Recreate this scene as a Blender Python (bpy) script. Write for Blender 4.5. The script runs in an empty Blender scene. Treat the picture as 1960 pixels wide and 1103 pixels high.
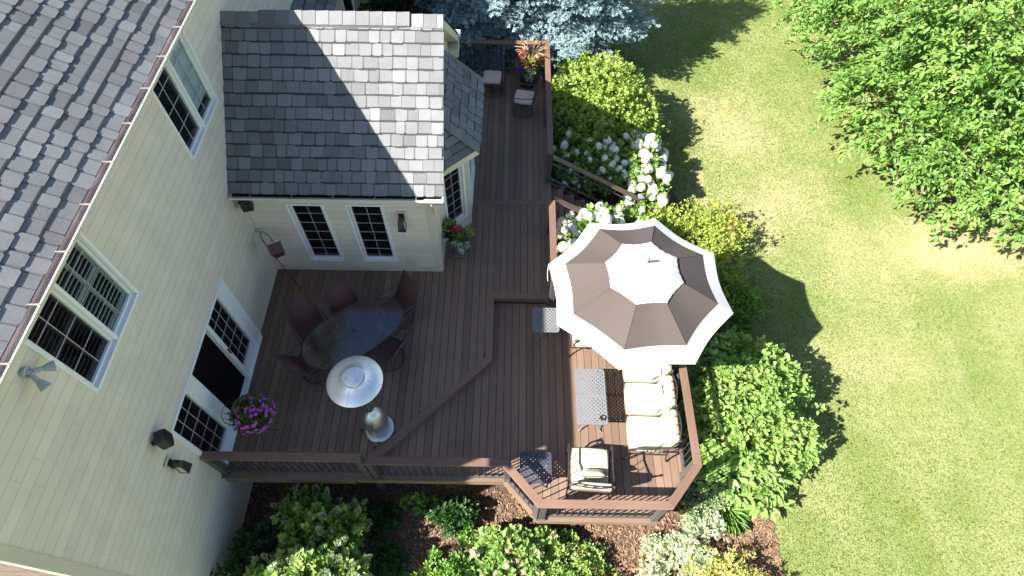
import bpy, math, random
import numpy as np
from mathutils import Vector, Matrix
random.seed(7); rng = np.random.default_rng(11)
R = math.radians; PI = math.pi
S = bpy.context.scene
COL = S.collection
# ------------------------------------------------------------------ camera, sky, sun
cd = bpy.data.cameras.new("camera"); cam = bpy.data.objects.new("camera", cd); COL.objects.link(cam)
cd.sensor_width = 36.0; cd.lens = 21.008; cd.clip_end = 2000; cd.clip_start = .1
m3 = Matrix(((0.9998820884, -0.0153240007, -0.0009920806), (0.0123783429, 0.8425415930, -0.5384890350), (0.0090876755, 0.5384132606, 0.8426319333)))
cam.matrix_world = Matrix.Translation((0, 0, 10.5)) @ m3.to_4x4()
S.camera = cam
SUNV = Vector((-1.035, -0.48, 1.0)).normalized()
EL = math.asin(SUNV.z); AZ = math.atan2(SUNV.x, SUNV.y)
w = bpy.data.worlds.new("World"); S.world = w; w.use_nodes = True
nt = w.node_tree; bg = nt.nodes['Background']; bg.inputs['Strength'].default_value = 0.062
sky = nt.nodes.new('ShaderNodeTexSky'); sky.sky_type = 'NISHITA'; sky.sun_disc = False
sky.sun_elevation = EL; sky.sun_rotation = AZ; sky.altitude = 200; sky.air_density = 1.0; sky.dust_density = 1.0; sky.ozone_density = 1.0
nt.links.new(sky.outputs[0], bg.inputs[0])
sl = bpy.data.lights.new("sun", 'SUN'); sl.energy = 5.0; sl.angle = R(.55); sl.color = (1.0, .955, .87)
so = bpy.data.objects.new("sun", sl); COL.objects.link(so); so.location = (-20, -10, 20)
so.rotation_euler = SUNV.to_track_quat('Z', 'Y').to_euler()
vs = S.view_settings; vs.view_transform = 'Standard'; vs.look = 'None'; vs.exposure = 1.85; vs.gamma = 1.0; vs.use_curve_mapping = False
S.cycles.max_bounces = 8; S.cycles.transparent_max_bounces = 16; S.cycles.use_denoising = True

G = -1.35; W = -4.963; LO = -0.17; CW = .1425

# ------------------------------------------------------------------ materials
def newmat(name):
    m = bpy.data.materials.new(name); m.use_nodes = True; n = m.node_tree
    return m, n, n.nodes['Principled BSDF'], n.nodes, n.links

def mat(name, col, rough=.6, var=.12, scale=30, stretch=(1, 1, 1), bump=0, bscale=None, metal=0, spec=.5, tint=0, dirt=0, coat=0, trans=0):
    """noise-mottled principled surface; tint uses the per-piece 'tint' value of the mesh"""
    m, n, b, N, L = newmat(name)
    tc = N.new('ShaderNodeTexCoord'); mp = N.new('ShaderNodeMapping'); L.new(tc.outputs['Object'], mp.inputs[0]); mp.inputs['Scale'].default_value = stretch
    nz = N.new('ShaderNodeTexNoise'); nz.inputs['Scale'].default_value = scale; nz.inputs['Detail'].default_value = 6; L.new(mp.outputs[0], nz.inputs[0])
    rp = N.new('ShaderNodeMapRange'); L.new(nz.outputs[0], rp.inputs[0]); rp.inputs[1].default_value = .3; rp.inputs[2].default_value = .7
    rp.inputs[3].default_value = 1 - var; rp.inputs[4].default_value = 1 + var
    last = rp.outputs[0]
    if tint:
        at = N.new('ShaderNodeAttribute'); at.attribute_name = 'tint'
        r2 = N.new('ShaderNodeMapRange'); L.new(at.outputs['Fac'], r2.inputs[0]); r2.inputs[3].default_value = 1 - tint; r2.inputs[4].default_value = 1 + tint
        mu = N.new('ShaderNodeMath'); mu.operation = 'MULTIPLY'; L.new(last, mu.inputs[0]); L.new(r2.outputs[0], mu.inputs[1]); last = mu.outputs[0]
    if dirt:
        n3 = N.new('ShaderNodeTexNoise'); n3.inputs['Scale'].default_value = 1.7; n3.inputs['Detail'].default_value = 5; L.new(tc.outputs['Object'], n3.inputs[0])
        r3 = N.new('ShaderNodeMapRange'); L.new(n3.outputs[0], r3.inputs[0]); r3.inputs[1].default_value = .35; r3.inputs[2].default_value = .7; r3.inputs[3].default_value = 1; r3.inputs[4].default_value = 1 - dirt
        mu = N.new('ShaderNodeMath'); mu.operation = 'MULTIPLY'; L.new(last, mu.inputs[0]); L.new(r3.outputs[0], mu.inputs[1]); last = mu.outputs[0]
    vm = N.new('ShaderNodeVectorMath'); vm.operation = 'SCALE'; vm.inputs[0].default_value = col[:3]; L.new(last, vm.inputs['Scale'])
    L.new(vm.outputs[0], b.inputs['Base Color'])
    b.inputs['Roughness'].default_value = rough; b.inputs['Metallic'].default_value = metal; b.inputs['Specular IOR Level'].default_value = spec
    b.inputs['Coat Weight'].default_value = coat; b.inputs['Transmission Weight'].default_value = trans
    if bump:
        n4 = N.new('ShaderNodeTexNoise'); n4.inputs['Scale'].default_value = bscale or scale; n4.inputs['Detail'].default_value = 4; L.new(mp.outputs[0], n4.inputs[0])
        bp = N.new('ShaderNodeBump'); bp.inputs['Strength'].default_value = bump; bp.inputs['Distance'].default_value = .004; L.new(n4.outputs[0], bp.inputs['Height'])
        L.new(bp.outputs[0], b.inputs['Normal'])
    return m

def leafmat(name, c0, c1, c2, rough=.45, tr=.35, spec=.4):
    m, n, b, N, L = newmat(name)
    at = N.new('ShaderNodeAttribute'); at.attribute_name = 'tint'
    cr = N.new('ShaderNodeValToRGB'); L.new(at.outputs['Fac'], cr.inputs[0])
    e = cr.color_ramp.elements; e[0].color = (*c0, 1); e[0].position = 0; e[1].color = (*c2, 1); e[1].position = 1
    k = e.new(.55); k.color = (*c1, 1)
    L.new(cr.outputs[0], b.inputs['Base Color']); b.inputs['Roughness'].default_value = rough; b.inputs['Specular IOR Level'].default_value = spec
    if tr:
        t = N.new('ShaderNodeBsdfTranslucent'); hs = N.new('ShaderNodeHueSaturation'); hs.inputs['Value'].default_value = 1.3; hs.inputs['Hue'].default_value = .485; L.new(cr.outputs[0], hs.inputs['Color']); L.new(hs.outputs[0], t.inputs[0])
        mx = N.new('ShaderNodeMixShader'); mx.inputs[0].default_value = tr; L.new(b.outputs[0], mx.inputs[1]); L.new(t.outputs[0], mx.inputs[2])
        L.new(mx.outputs[0], N['Material Output'].inputs[0])
    return m

def glassmat(name, tintc=(.8, .85, .88), base=.12, rough=.03):
    m, n, b, N, L = newmat(name); N.remove(b)
    tr = N.new('ShaderNodeBsdfTransparent'); tr.inputs[0].default_value = (*tintc, 1)
    gl = N.new('ShaderNodeBsdfGlossy'); gl.inputs['Roughness'].default_value = rough
    fr = N.new('ShaderNodeFresnel'); fr.inputs[0].default_value = 1.5
    ad = N.new('ShaderNodeMath'); ad.operation = 'ADD'; ad.use_clamp = True; ad.inputs[1].default_value = base; L.new(fr.outputs[0], ad.inputs[0])
    mx = N.new('ShaderNodeMixShader'); L.new(ad.outputs[0], mx.inputs[0]); L.new(tr.outputs[0], mx.inputs[1]); L.new(gl.outputs[0], mx.inputs[2])
    L.new(mx.outputs[0], N['Material Output'].inputs[0]); return m

def woodmat(name, col, tint=.13):
    """composite decking: streaky grain that runs along each board's length stored per piece"""
    m, n, b, N, L = newmat(name)
    at = N.new('ShaderNodeAttribute'); at.attribute_name = 'grain'
    mp = N.new('ShaderNodeMapping'); mp.inputs['Scale'].default_value = (60, 1.6, 30); L.new(at.outputs['Vector'], mp.inputs[0])
    nz = N.new('ShaderNodeTexNoise'); nz.inputs['Scale'].default_value = 1; nz.inputs['Detail'].default_value = 5; L.new(mp.outputs[0], nz.inputs[0])
    r1 = N.new('ShaderNodeMapRange'); L.new(nz.outputs[0], r1.inputs[0]); r1.inputs[1].default_value = .3; r1.inputs[2].default_value = .7; r1.inputs[3].default_value = .90; r1.inputs[4].default_value = 1.08
    a2 = N.new('ShaderNodeAttribute'); a2.attribute_name = 'tint'
    r2 = N.new('ShaderNodeMapRange'); L.new(a2.outputs['Fac'], r2.inputs[0]); r2.inputs[3].default_value = 1 - tint; r2.inputs[4].default_value = 1 + tint
    tc = N.new('ShaderNodeTexCoord'); n3 = N.new('ShaderNodeTexNoise'); n3.inputs['Scale'].default_value = 1.3; n3.inputs['Detail'].default_value = 7; L.new(tc.outputs['Object'], n3.inputs[0])
    r3 = N.new('ShaderNodeMapRange'); L.new(n3.outputs[0], r3.inputs[0]); r3.inputs[1].default_value = .3; r3.inputs[2].default_value = .7; r3.inputs[3].default_value = .9; r3.inputs[4].default_value = 1.1
    m1 = N.new('ShaderNodeMath'); m1.operation = 'MULTIPLY'; L.new(r1.outputs[0], m1.inputs[0]); L.new(r2.outputs[0], m1.inputs[1])
    m2 = N.new('ShaderNodeMath'); m2.operation = 'MULTIPLY'; L.new(m1.outputs[0], m2.inputs[0]); L.new(r3.outputs[0], m2.inputs[1])
    vm = N.new('ShaderNodeVectorMath'); vm.operation = 'SCALE'; vm.inputs[0].default_value = col; L.new(m2.outputs[0], vm.inputs['Scale']); L.new(vm.outputs[0], b.inputs['Base Color'])
    b.inputs['Roughness'].default_value = .55; b.inputs['Specular IOR Level'].default_value = .45
    bp = N.new('ShaderNodeBump'); bp.inputs['Strength'].default_value = .4; bp.inputs['Distance'].default_value = .002; L.new(nz.outputs[0], bp.inputs['Height']); L.new(bp.outputs[0], b.inputs['Normal'])
    return m

def shinglemat(name, col):
    m, n, b, N, L = newmat(name)
    tc = N.new('ShaderNodeTexCoord'); nz = N.new('ShaderNodeTexNoise'); nz.inputs['Scale'].default_value = 160; nz.inputs['Detail'].default_value = 3; L.new(tc.outputs['Object'], nz.inputs[0])
    r1 = N.new('ShaderNodeMapRange'); L.new(nz.outputs[0], r1.inputs[0]); r1.inputs[1].default_value = .35; r1.inputs[2].default_value = .65; r1.inputs[3].default_value = .72; r1.inputs[4].default_value = 1.28
    a2 = N.new('ShaderNodeAttribute'); a2.attribute_name = 'tint'
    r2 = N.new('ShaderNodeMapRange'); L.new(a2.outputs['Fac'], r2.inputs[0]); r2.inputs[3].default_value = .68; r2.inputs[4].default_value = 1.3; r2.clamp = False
    n3 = N.new('ShaderNodeTexNoise'); n3.inputs['Scale'].default_value = 2.5; n3.inputs['Detail'].default_value = 6; L.new(tc.outputs['Object'], n3.inputs[0])
    r3 = N.new('ShaderNodeMapRange'); L.new(n3.outputs[0], r3.inputs[0]); r3.inputs[1].default_value = .3; r3.inputs[2].default_value = .7; r3.inputs[3].default_value = .9; r3.inputs[4].default_value = 1.1
    m1 = N.new('ShaderNodeMath'); m1.operation = 'MULTIPLY'; L.new(r1.outputs[0], m1.inputs[0]); L.new(r2.outputs[0], m1.inputs[1])
    m2 = N.new('ShaderNodeMath'); m2.operation = 'MULTIPLY'; L.new(m1.outputs[0], m2.inputs[0]); L.new(r3.outputs[0], m2.inputs[1])
    vm = N.new('ShaderNodeVectorMath'); vm.operation = 'SCALE'; vm.inputs[0].default_value = col; L.new(m2.outputs[0], vm.inputs['Scale']); L.new(vm.outputs[0], b.inputs['Base Color'])
    b.inputs['Roughness'].default_value = .8; b.inputs['Specular IOR Level'].default_value = .35
    bp = N.new('ShaderNodeBump'); bp.inputs['Strength'].default_value = .7; bp.inputs['Distance'].default_value = .003; L.new(nz.outputs[0], bp.inputs['Height']); L.new(bp.outputs[0], b.inputs['Normal'])
    return m

LAWN_PATCH = [(6.2, 13.0, 1.4, 2.2, .65, .2), (7.3, 10.6, 1.3, 1.1, .6, .1), (10.9, 8.9, 1.9, 1.0, .95, .4), (8.6, 8.6, 1.8, 1.3, .6, 0), (8.0, 5.8, 1.6, 1.2, .45, 0), (6.2, 9.7, .9, 1.2, .55, .1), (12.5, 7.0, 2.0, 1.4, .4, 0), (5.0, 11.1, .15, 1.0, .9, .3)]
def grassmat():
    m, n, b, N, L = newmat('lawn_ground')
    tc = N.new('ShaderNodeTexCoord')
    def noise(s, d=6, r=.5):
        k = N.new('ShaderNodeTexNoise'); k.inputs['Scale'].default_value = s; k.inputs['Detail'].default_value = d; k.inputs['Roughness'].default_value = r; L.new(tc.outputs['Object'], k.inputs[0]); return k.outputs[0]
    def mixc(f, a, c, lo=.4, hi=.6):
        mr = N.new('ShaderNodeMapRange'); mr.inputs[1].default_value = lo; mr.inputs[2].default_value = hi; L.new(f, mr.inputs[0])
        mx = N.new('ShaderNodeMix'); mx.data_type = 'RGBA'; L.new(mr.outputs[0], mx.inputs[0])
        for i, v in ((6, a), (7, c)):
            if isinstance(v, tuple): mx.inputs[i].default_value = (*v, 1)
            else: L.new(v, mx.inputs[i])
        return mx.outputs[2]
    c = mixc(noise(.6, 6, .62), (.155, .205, .055), (.27, .285, .118), .36, .66)
    c = mixc(noise(2.3, 5, .65), c, (.165, .225, .05), .5, .85)
    # mowing streaks
    mp = N.new('ShaderNodeMapping'); mp.inputs['Rotation'].default_value = (0, 0, R(28)); mp.inputs['Scale'].default_value = (2.6, .16, 1); L.new(tc.outputs['Object'], mp.inputs[0])
    st = N.new('ShaderNodeTexNoise'); st.inputs['Scale'].default_value = 1; st.inputs['Detail'].default_value = 5; L.new(mp.outputs[0], st.inputs[0])
    c = mixc(st.outputs[0], c, (.27, .28, .125), .52, .95)
    # dry worn patches
    dn = N.new('ShaderNodeTexNoise'); dn.inputs['Scale'].default_value = 1.1; dn.inputs['Detail'].default_value = 6; dn.inputs['Roughness'].default_value = .7; L.new(tc.outputs['Object'], dn.inputs[0])
    for (px, py, rx, ry, st_, lo) in LAWN_PATCH:
        m2 = N.new('ShaderNodeMapping'); m2.inputs['Location'].default_value = (-px / rx, -py / ry, 0); m2.inputs['Scale'].default_value = (1 / rx, 1 / ry, 0); L.new(tc.outputs['Object'], m2.inputs[0])
        ln = N.new('ShaderNodeVectorMath'); ln.operation = 'LENGTH'; L.new(m2.outputs[0], ln.inputs[0])
        ad = N.new('ShaderNodeMath'); ad.operation = 'MULTIPLY_ADD'; ad.inputs[1].default_value = 2.4; ad.inputs[2].default_value = -1.2; L.new(dn.outputs[0], ad.inputs[0])
        su = N.new('ShaderNodeMath'); su.operation = 'ADD'; L.new(ln.outputs['Value'], su.inputs[0]); L.new(ad.outputs[0], su.inputs[1])
        mr = N.new('ShaderNodeMapRange'); mr.inputs[1].default_value = 1.1; mr.inputs[2].default_value = lo; mr.inputs[3].default_value = 0; mr.inputs[4].default_value = st_; L.new(su.outputs[0], mr.inputs[0])
        mx = N.new('ShaderNodeMix'); mx.data_type = 'RGBA'; L.new(mr.outputs[0], mx.inputs[0]); L.new(c, mx.inputs[6]); mx.inputs[7].default_value = (.40, .355, .20, 1); c = mx.outputs[2]
    mr = N.new('ShaderNodeMapRange'); mr.inputs[1].default_value = .3; mr.inputs[2].default_value = .7; mr.inputs[3].default_value = .55; mr.inputs[4].default_value = 1.45; L.new(noise(20, 8, .85), mr.inputs[0])
    vm = N.new('ShaderNodeVectorMath'); vm.operation = 'SCALE'; L.new(c, vm.inputs[0]); L.new(mr.outputs[0], vm.inputs['Scale']); L.new(vm.outputs[0], b.inputs['Base Color'])
    b.inputs['Roughness'].default_value = .85; b.inputs['Specular IOR Level'].default_value = .2
    bp = N.new('ShaderNodeBump'); bp.inputs['Strength'].default_value = .9; bp.inputs['Distance'].default_value = .03; L.new(noise(45, 5, .8), bp.inputs['Height']); L.new(bp.outputs[0], b.inputs['Normal'])
    return m

M = {}
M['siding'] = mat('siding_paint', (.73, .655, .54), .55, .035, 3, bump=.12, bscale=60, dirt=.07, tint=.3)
M['trim'] = mat('beige_trim', (.59, .55, .44), .5, .03, 8)
M['white'] = mat('white_vinyl', (.80, .81, .80), .4, .02, 6)
M['gutter'] = mat('gutter_cream', (.64, .60, .50), .4, .05, 5)
M['gutter_in'] = mat('gutter_inside', (.46, .41, .41), .6, .3, 3)
M['roof'] = shinglemat('grey_shingle', (.156, .159, .166))
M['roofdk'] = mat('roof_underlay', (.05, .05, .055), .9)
M['muntin'] = mat('grey_muntin', (.45, .47, .47), .4)
M['muntin'] = mat('grey_muntin', (.40, .42, .42), .4)
M['hanger'] = mat('gutter_strap', (.22, .21, .20), .4)
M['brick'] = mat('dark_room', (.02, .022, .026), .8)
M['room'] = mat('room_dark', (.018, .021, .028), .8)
M['glass'] = glassmat('window_glass', (.72, .78, .80), .03)
M['screen'] = mat('insect_screen', (.006, .006, .007), .9, spec=.05)
M['blind'] = mat('pale_blind', (.82, .87, .88), .6, .04, 5)
M['deck'] = woodmat('composite_board', (.182, .118, .084), .2)
M['cap'] = woodmat('composite_cap', (.156, .092, .065))
M['post'] = mat('dark_post', (.075, .068, .064), .5, .06, 20)
M['bal'] = mat('black_baluster', (.028, .026, .026), .4, .05, 20)
M['fascia'] = woodmat('fascia_wood', (.22, .155, .085))
M['mulch'] = mat('mulch_ground', (.098, .057, .036), .9, .45, 22, bump=1, bscale=60, dirt=.35)
M['chip'] = mat('bark_chip', (.175, .105, .062), .85, .25, 40, tint=.6)
M['lawn'] = grassmat()
M['iron'] = mat('bronze_iron', (.045, .034, .030), .38, .15, 40, metal=.35)
M['tabmetal'] = mat('grey_cast_metal', (.16, .165, .18), .5, .08, 50, metal=.1)
M['blkmetal'] = mat('black_cast_metal', (.055, .058, .078), .45, .1, 50, metal=.2)
M['cushion'] = mat('cream_cushion', (.42, .37, .28), .9, .03, 12, bump=.3, bscale=300)
M['cushback'] = mat('tan_cushion_back', (.15, .085, .062), .9, .05, 12, bump=.3, bscale=300)
M['pipe'] = mat('dark_piping', (.05, .04, .04), .8)
M['tancush'] = mat('tan_cushion', (.52, .42, .34), .9, .04, 12, bump=.3, bscale=300)
M['umb'] = mat('taupe_canvas', (.070, .055, .050), .9, .035, 10, bump=.25, bscale=400)
M['umbw'] = mat('white_canvas', (.62, .61, .585), .85, .02, 10, bump=.15, bscale=400)
M['steel'] = mat('brushed_steel', (.58, .60, .62), .36, .08, 14, stretch=(1, 1, .1), metal=1)
M['alu'] = mat('aluminium_dome', (.85, .86, .88), .42, .04, 12, metal=.75)
M['chrome'] = mat('satin_chrome', (.72, .73, .74), .2, .03, 9, metal=1)
M['sling'] = mat('rust_sling', (.088, .038, .032), .85, .08, 90, bump=.3, bscale=500)
M['slingfr'] = mat('slate_frame', (.055, .055, .075), .4, .06, 30, metal=.3)
M['tglass'] = glassmat('smoked_table_glass', (.66, .70, .80), .03, .12)
M['lampblk'] = mat('black_lantern', (.018, .018, .018), .4, .05, 30)
M['lglass'] = glassmat('lantern_glass', (.93, .95, .93), .0, .15)
M['spk'] = mat('black_speaker', (.022, .023, .032), .5, .08, 60)
M['plastic'] = mat('grey_plastic', (.36, .39, .43), .4)
M['greyst'] = mat('grey_sensor', (.55, .57, .58), .4)
M['rust'] = mat('rusty_red_tin', (.065, .022, .019), .55, .25, 25, metal=.1)
M['brickw'] = None
M['bark'] = mat('bark', (.13, .10, .075), .9, .25, 20, bump=.8)
M['stone'] = mat('stone_urn', (.125, .115, .105), .8, .15, 12, bump=.5, bscale=40)
M['potdk'] = mat('dark_glazed_pot', (.03, .03, .045), .35, .1, 10)
M['white_bloom'] = leafmat('white_bloom', (.62, .66, .50), (.82, .82, .74), (.90, .90, .86), .7, .25)
# foliage
M['L_hedge'] = leafmat('leaf_hedge', (.10, .19, .022), (.235, .36, .06), (.43, .54, .14))
M['L_hyd'] = leafmat('leaf_hydrangea', (.06, .14, .02), (.145, .27, .05), (.33, .47, .10))
M['L_tree'] = leafmat('leaf_tree', (.035, .10, .016), (.125, .245, .045), (.27, .41, .11))
M['L_big'] = leafmat('leaf_big_shrub', (.105, .20, .04), (.22, .36, .08), (.40, .54, .17))
M['L_broad'] = leafmat('leaf_broad', (.11, .20, .045), (.22, .35, .09), (.36, .50, .16))
M['L_yellow'] = leafmat('leaf_yellow_green', (.14, .22, .03), (.29, .38, .06), (.48, .53, .12))
M['L_orange'] = leafmat('leaf_autumn_orange', (.36, .17, .03), (.46, .23, .06), (.5, .34, .06))
M['L_gold'] = leafmat('leaf_gold', (.24, .27, .05), (.46, .47, .12), (.62, .60, .24))
M['L_var'] = leafmat('leaf_variegated', (.15, .24, .07), (.50, .56, .34), (.74, .78, .60))
M['L_dark'] = leafmat('leaf_dark', (.018, .055, .014), (.035, .09, .022), (.06, .14, .035))
M['L_lily'] = leafmat('leaf_lily', (0.066, 0.168, 0.024), (0.144, 0.288, 0.042), (0.264, 0.432, 0.060))
M['L_spruce'] = leafmat('needle_blue', (0.095, 0.142, 0.142), (0.230, 0.331, 0.351), (0.459, 0.581, 0.621), .6, .1, .3)
M['L_ever'] = leafmat('needle_dark', (.015, .04, .012), (.03, .065, .02), (.05, .10, .03), .6, .1, .3)
M['L_plume'] = leafmat('grass_plume', (.25, .17, .08), (.48, .36, .20), (.68, .56, .40), .8, .3)
M['F_mag'] = leafmat('petal_magenta', (.34, .03, .40), (.60, .08, .62), (.78, .22, .78), .6, .3)
M['F_red'] = leafmat('petal_red', (.28, .02, .02), (.48, .05, .045), (.62, .16, .12), .6, .3)
M['F_pink'] = leafmat('petal_pink', (.48, .26, .20), (.62, .40, .33), (.74, .56, .48), .7, .3)
M['F_purple'] = leafmat('petal_purple', (.08, .03, .30), (.14, .06, .45), (.24, .12, .55), .6, .3)
M['F_silver'] = leafmat('leaf_silver', (.28, .36, .26), (.42, .50, .38), (.60, .66, .54), .6, .2)
M['blade'] = leafmat('grass_blade', (.09, .155, .028), (.205, .25, .068), (.43, .40, .19), .6, .4, .2)

# ------------------------------------------------------------------ mesh helpers
class MB:
    def __init__(s): s.v = []; s.f = []; s.t = []; s.g = []; s.m = []; s.cm = 0; s.smooth = set()
    def add(s, vs, fs, tint=.5, grain=None, smooth=False):
        o = len(s.v); s.v += [tuple(p) for p in vs]; s.t += [tint] * len(vs)
        s.g += grain if grain else [(0, 0, 0)] * len(vs)
        for f in fs:
            if smooth: s.smooth.add(len(s.f))
            s.f.append(tuple(i + o for i in f)); s.m.append(s.cm)
    def hexa(s, p, tint=None, along=None):
        """8 corners: 4 bottom, 4 top (counter-clockwise)"""
        p = [Vector(q) for q in p]; t = random.random() if tint is None else tint
        d = ((p[1] - p[0]) if along is None else Vector(along)).normalized()
        z = Vector((0, 0, 1)) if abs(d.z) < .9 else Vector((1, 0, 0)); c = d.cross(z).normalized(); u = c.cross(d)
        o = Vector((random.random() * 50, random.random() * 50, 0))
        gr = [(q.dot(c) + o.x, q.dot(d) + o.y, q.dot(u)) for q in p]
        s.add(p, [(3, 2, 1, 0), (4, 5, 6, 7), (0, 1, 5, 4), (1, 2, 6, 5), (2, 3, 7, 6), (3, 0, 4, 7)], t, gr)
    def box(s, x0, x1, y0, y1, z0, z1, tint=None, along=None):
        if along is None: along = (1, 0, 0) if abs(x1 - x0) > abs(y1 - y0) else (0, 1, 0)
        if abs(z1 - z0) > max(abs(x1 - x0), abs(y1 - y0)): along = (0, 0, 1)
        s.hexa([(x0, y0, z0), (x1, y0, z0), (x1, y1, z0), (x0, y1, z0), (x0, y0, z1), (x1, y0, z1), (x1, y1, z1), (x0, y1, z1)], tint, along)
    def prism(s, quad, z0, z1, tint=None, along=None):
        a = [(q[0], q[1], z0) for q in quad]; b = [(q[0], q[1], z1) for q in quad]
        if len(quad) == 4: s.hexa(a + b, tint, along); return
        n = len(quad); s.add(a + b, [tuple(range(n))[::-1], tuple(range(n, 2 * n))] + [(i, (i + 1) % n, n + (i + 1) % n, n + i) for i in range(n)], .5 if tint is None else tint)
    def tube(s, path, r, seg=8, cap=True, tint=.5, closed=False):
        P = [Vector(p) for p in path]; n = len(P); rr = r if isinstance(r, (list, tuple)) else [r] * n
        vs = []; prev = None
        for i in range(n):
            a = P[(i - 1) % n] if (i > 0 or closed) else P[0]; b = P[(i + 1) % n] if (i < n - 1 or closed) else P[-1]
            d = (b - a).normalized() if (b - a).length > 1e-9 else Vector((0, 0, 1))
            if prev is None: u = d.orthogonal().normalized()
            else:
                u = prev - d * prev.dot(d)
                u = u.normalized() if u.length > 1e-6 else d.orthogonal().normalized()
            prev = u; c = d.cross(u)
            for k in range(seg):
                an = 2 * PI * k / seg; vs.append(P[i] + (u * math.cos(an) + c * math.sin(an)) * rr[i])
        fs = []
        for i in range(n if closed else n - 1):
            j = (i + 1) % n
            for k in range(seg):
                k2 = (k + 1) % seg; fs.append((i * seg + k, i * seg + k2, j * seg + k2, j * seg + k))
        s.add(vs, fs, tint, smooth=True)
        if cap and not closed:
            s.add([vs[k] for k in range(seg)], [tuple(range(seg))[::-1]], tint); s.add([vs[(n - 1) * seg + k] for k in range(seg)], [tuple(range(seg))], tint)
    def lathe(s, prof, c=(0, 0, 0), seg=32, smooth=True, tint=.5):
        vs = []; n = len(prof)
        for r, z in prof:
            for k in range(seg): a = 2 * PI * k / seg; vs.append((c[0] + r * math.cos(a), c[1] + r * math.sin(a), c[2] + z))
        fs = [(i * seg + k, i * seg + (k + 1) % seg, (i + 1) * seg + (k + 1) % seg, (i + 1) * seg + k) for i in range(n - 1) for k in range(seg)]
        s.add(vs, fs, tint, smooth=smooth)
    def ball(s, c, r, seg=12, rings=8, sc=(1, 1, 1), tint=.5):
        vs = []
        for i in range(rings + 1):
            th = PI * i / rings
            for k in range(seg):
                a = 2 * PI * k / seg; vs.append((c[0] + r * sc[0] * math.sin(th) * math.cos(a), c[1] + r * sc[1] * math.sin(th) * math.sin(a), c[2] + r * sc[2] * math.cos(th)))
        s.add(vs, [(i * seg + k, (i + 1) * seg + k, (i + 1) * seg + (k + 1) % seg, i * seg + (k + 1) % seg) for i in range(rings) for k in range(seg)], tint, smooth=True)
    def build(s, name, m, parent=None, origin=(0, 0, 0), bevel=0, sub=0, label=None):
        me = bpy.data.meshes.new(name); ox, oy, oz = origin
        me.from_pydata([(x - ox, y - oy, z - oz) for x, y, z in s.v], [], s.f)
        for q in (m if isinstance(m, (list, tuple)) else [m]): me.materials.append(q)
        if any(s.m): me.polygons.foreach_set('material_index', s.m)
        a = me.attributes.new('tint', 'FLOAT', 'POINT'); a.data.foreach_set('value', s.t)
        if any(q != (0, 0, 0) for q in s.g[:64]):
            a = me.attributes.new('grain', 'FLOAT_VECTOR', 'POINT'); a.data.foreach_set('vector', [c for q in s.g for c in q])
        if s.smooth: me.polygons.foreach_set('use_smooth', [i in s.smooth for i in range(len(s.f))])
        me.update(); o = bpy.data.objects.new(name, me); COL.objects.link(o)
        if parent: o.parent = parent
        if bevel: b = o.modifiers.new('bevel', 'BEVEL'); b.width = bevel; b.segments = 2; b.limit_method = 'ANGLE'; b.angle_limit = R(40)
        if sub: q = o.modifiers.new('sub', 'SUBSURF'); q.levels = sub; q.render_levels = sub
        if label: o['label'] = label
        return o

def root(name, label, cat, loc=(0, 0, 0), rz=0, group=None):
    o = bpy.data.objects.new(name, None); COL.objects.link(o); o.location = loc; o.rotation_euler = (0, 0, rz); o.empty_display_size = .2
    o['label'] = label; o['category'] = cat
    if group: o['group'] = group
    return o
def tag(o, label, cat, group=None, kind=None):
    if kind: o['kind'] = kind
    if label: o['label'] = label
    if cat: o['category'] = cat
    if group: o['group'] = group
    return o
def copy_tree(o, parent=None):
    c = o.copy(); COL.objects.link(c); c.parent = parent
    for ch in list(o.children): copy_tree(ch, c)
    return c
def dup(o, loc, rz, label):
    c = copy_tree(o); c.location = loc; c.rotation_euler = (0, 0, rz); c['label'] = label; return c

def offset_path(path, wd, closed=False):
    """mitred inner path, to the left of travel"""
    n = len(path); out = []
    for i in range(n):
        p = Vector(path[i][:2]); a = Vector(path[i - 1][:2]) if (i > 0 or closed) else None; b = Vector(path[(i + 1) % n][:2]) if (i < n - 1 or closed) else None
        d1 = (p - a).normalized() if a else None; d2 = (b - p).normalized() if b else None
        if d1 is None: d1 = d2
        if d2 is None: d2 = d1
        n1 = Vector((-d1.y, d1.x)); n2 = Vector((-d2.y, d2.x)); mm = (n1 + n2).normalized(); out.append(p + mm * (wd / max(.3, mm.dot(n1))))
    return out
def band(path, wd):
    q = offset_path(path, wd); P = [Vector(p[:2]) for p in path]
    return [(P[i], P[i + 1], q[i + 1], q[i]) for i in range(len(P) - 1)]
def lerp(a, b, t): return a + (b - a) * t

# ------------------------------------------------------------------ ground
lw = MB(); lw.add([(-90, -90, G), (120, -90, G), (120, 140, G), (-90, 140, G)], [(0, 1, 2, 3)]); lawn = lw.build('lawn', M['lawn']); lawn['kind'] = 'structure'
bed = [(-8, -2), (4.45, -2), (4.62, .6), (4.72, 1.5), (4.92, 2.1), (5.12, 2.8), (5.35, 3.3), (5.5, 4.2), (5.5, 5.5), (5.35, 6.6), (5.25, 7.6), (5.0, 8.8), (4.5, 9.9), (4.05, 11.0), (3.75, 11.8), (3.7, 13), (3.3, 14.2), (2.9, 15.6), (2.9, 17.5), (2.0, 19), (-8, 19)]
def smooth_poly(P, it=2):
    for _ in range(it):
        o = []
        for i in range(len(P)):
            a = Vector(P[i]); b = Vector(P[(i + 1) % len(P)]); o += [a.lerp(b, .25), a.lerp(b, .75)]
        P = o
    return P
bed = smooth_poly(bed)
bm = MB(); bm.add([(p[0] + random.uniform(-.03, .03), p[1] + random.uniform(-.03, .03), G + .004) for p in bed], [tuple(range(len(bed)))]); o = bm.build('mulch_bed', M['mulch']); o['kind'] = 'structure'
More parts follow.
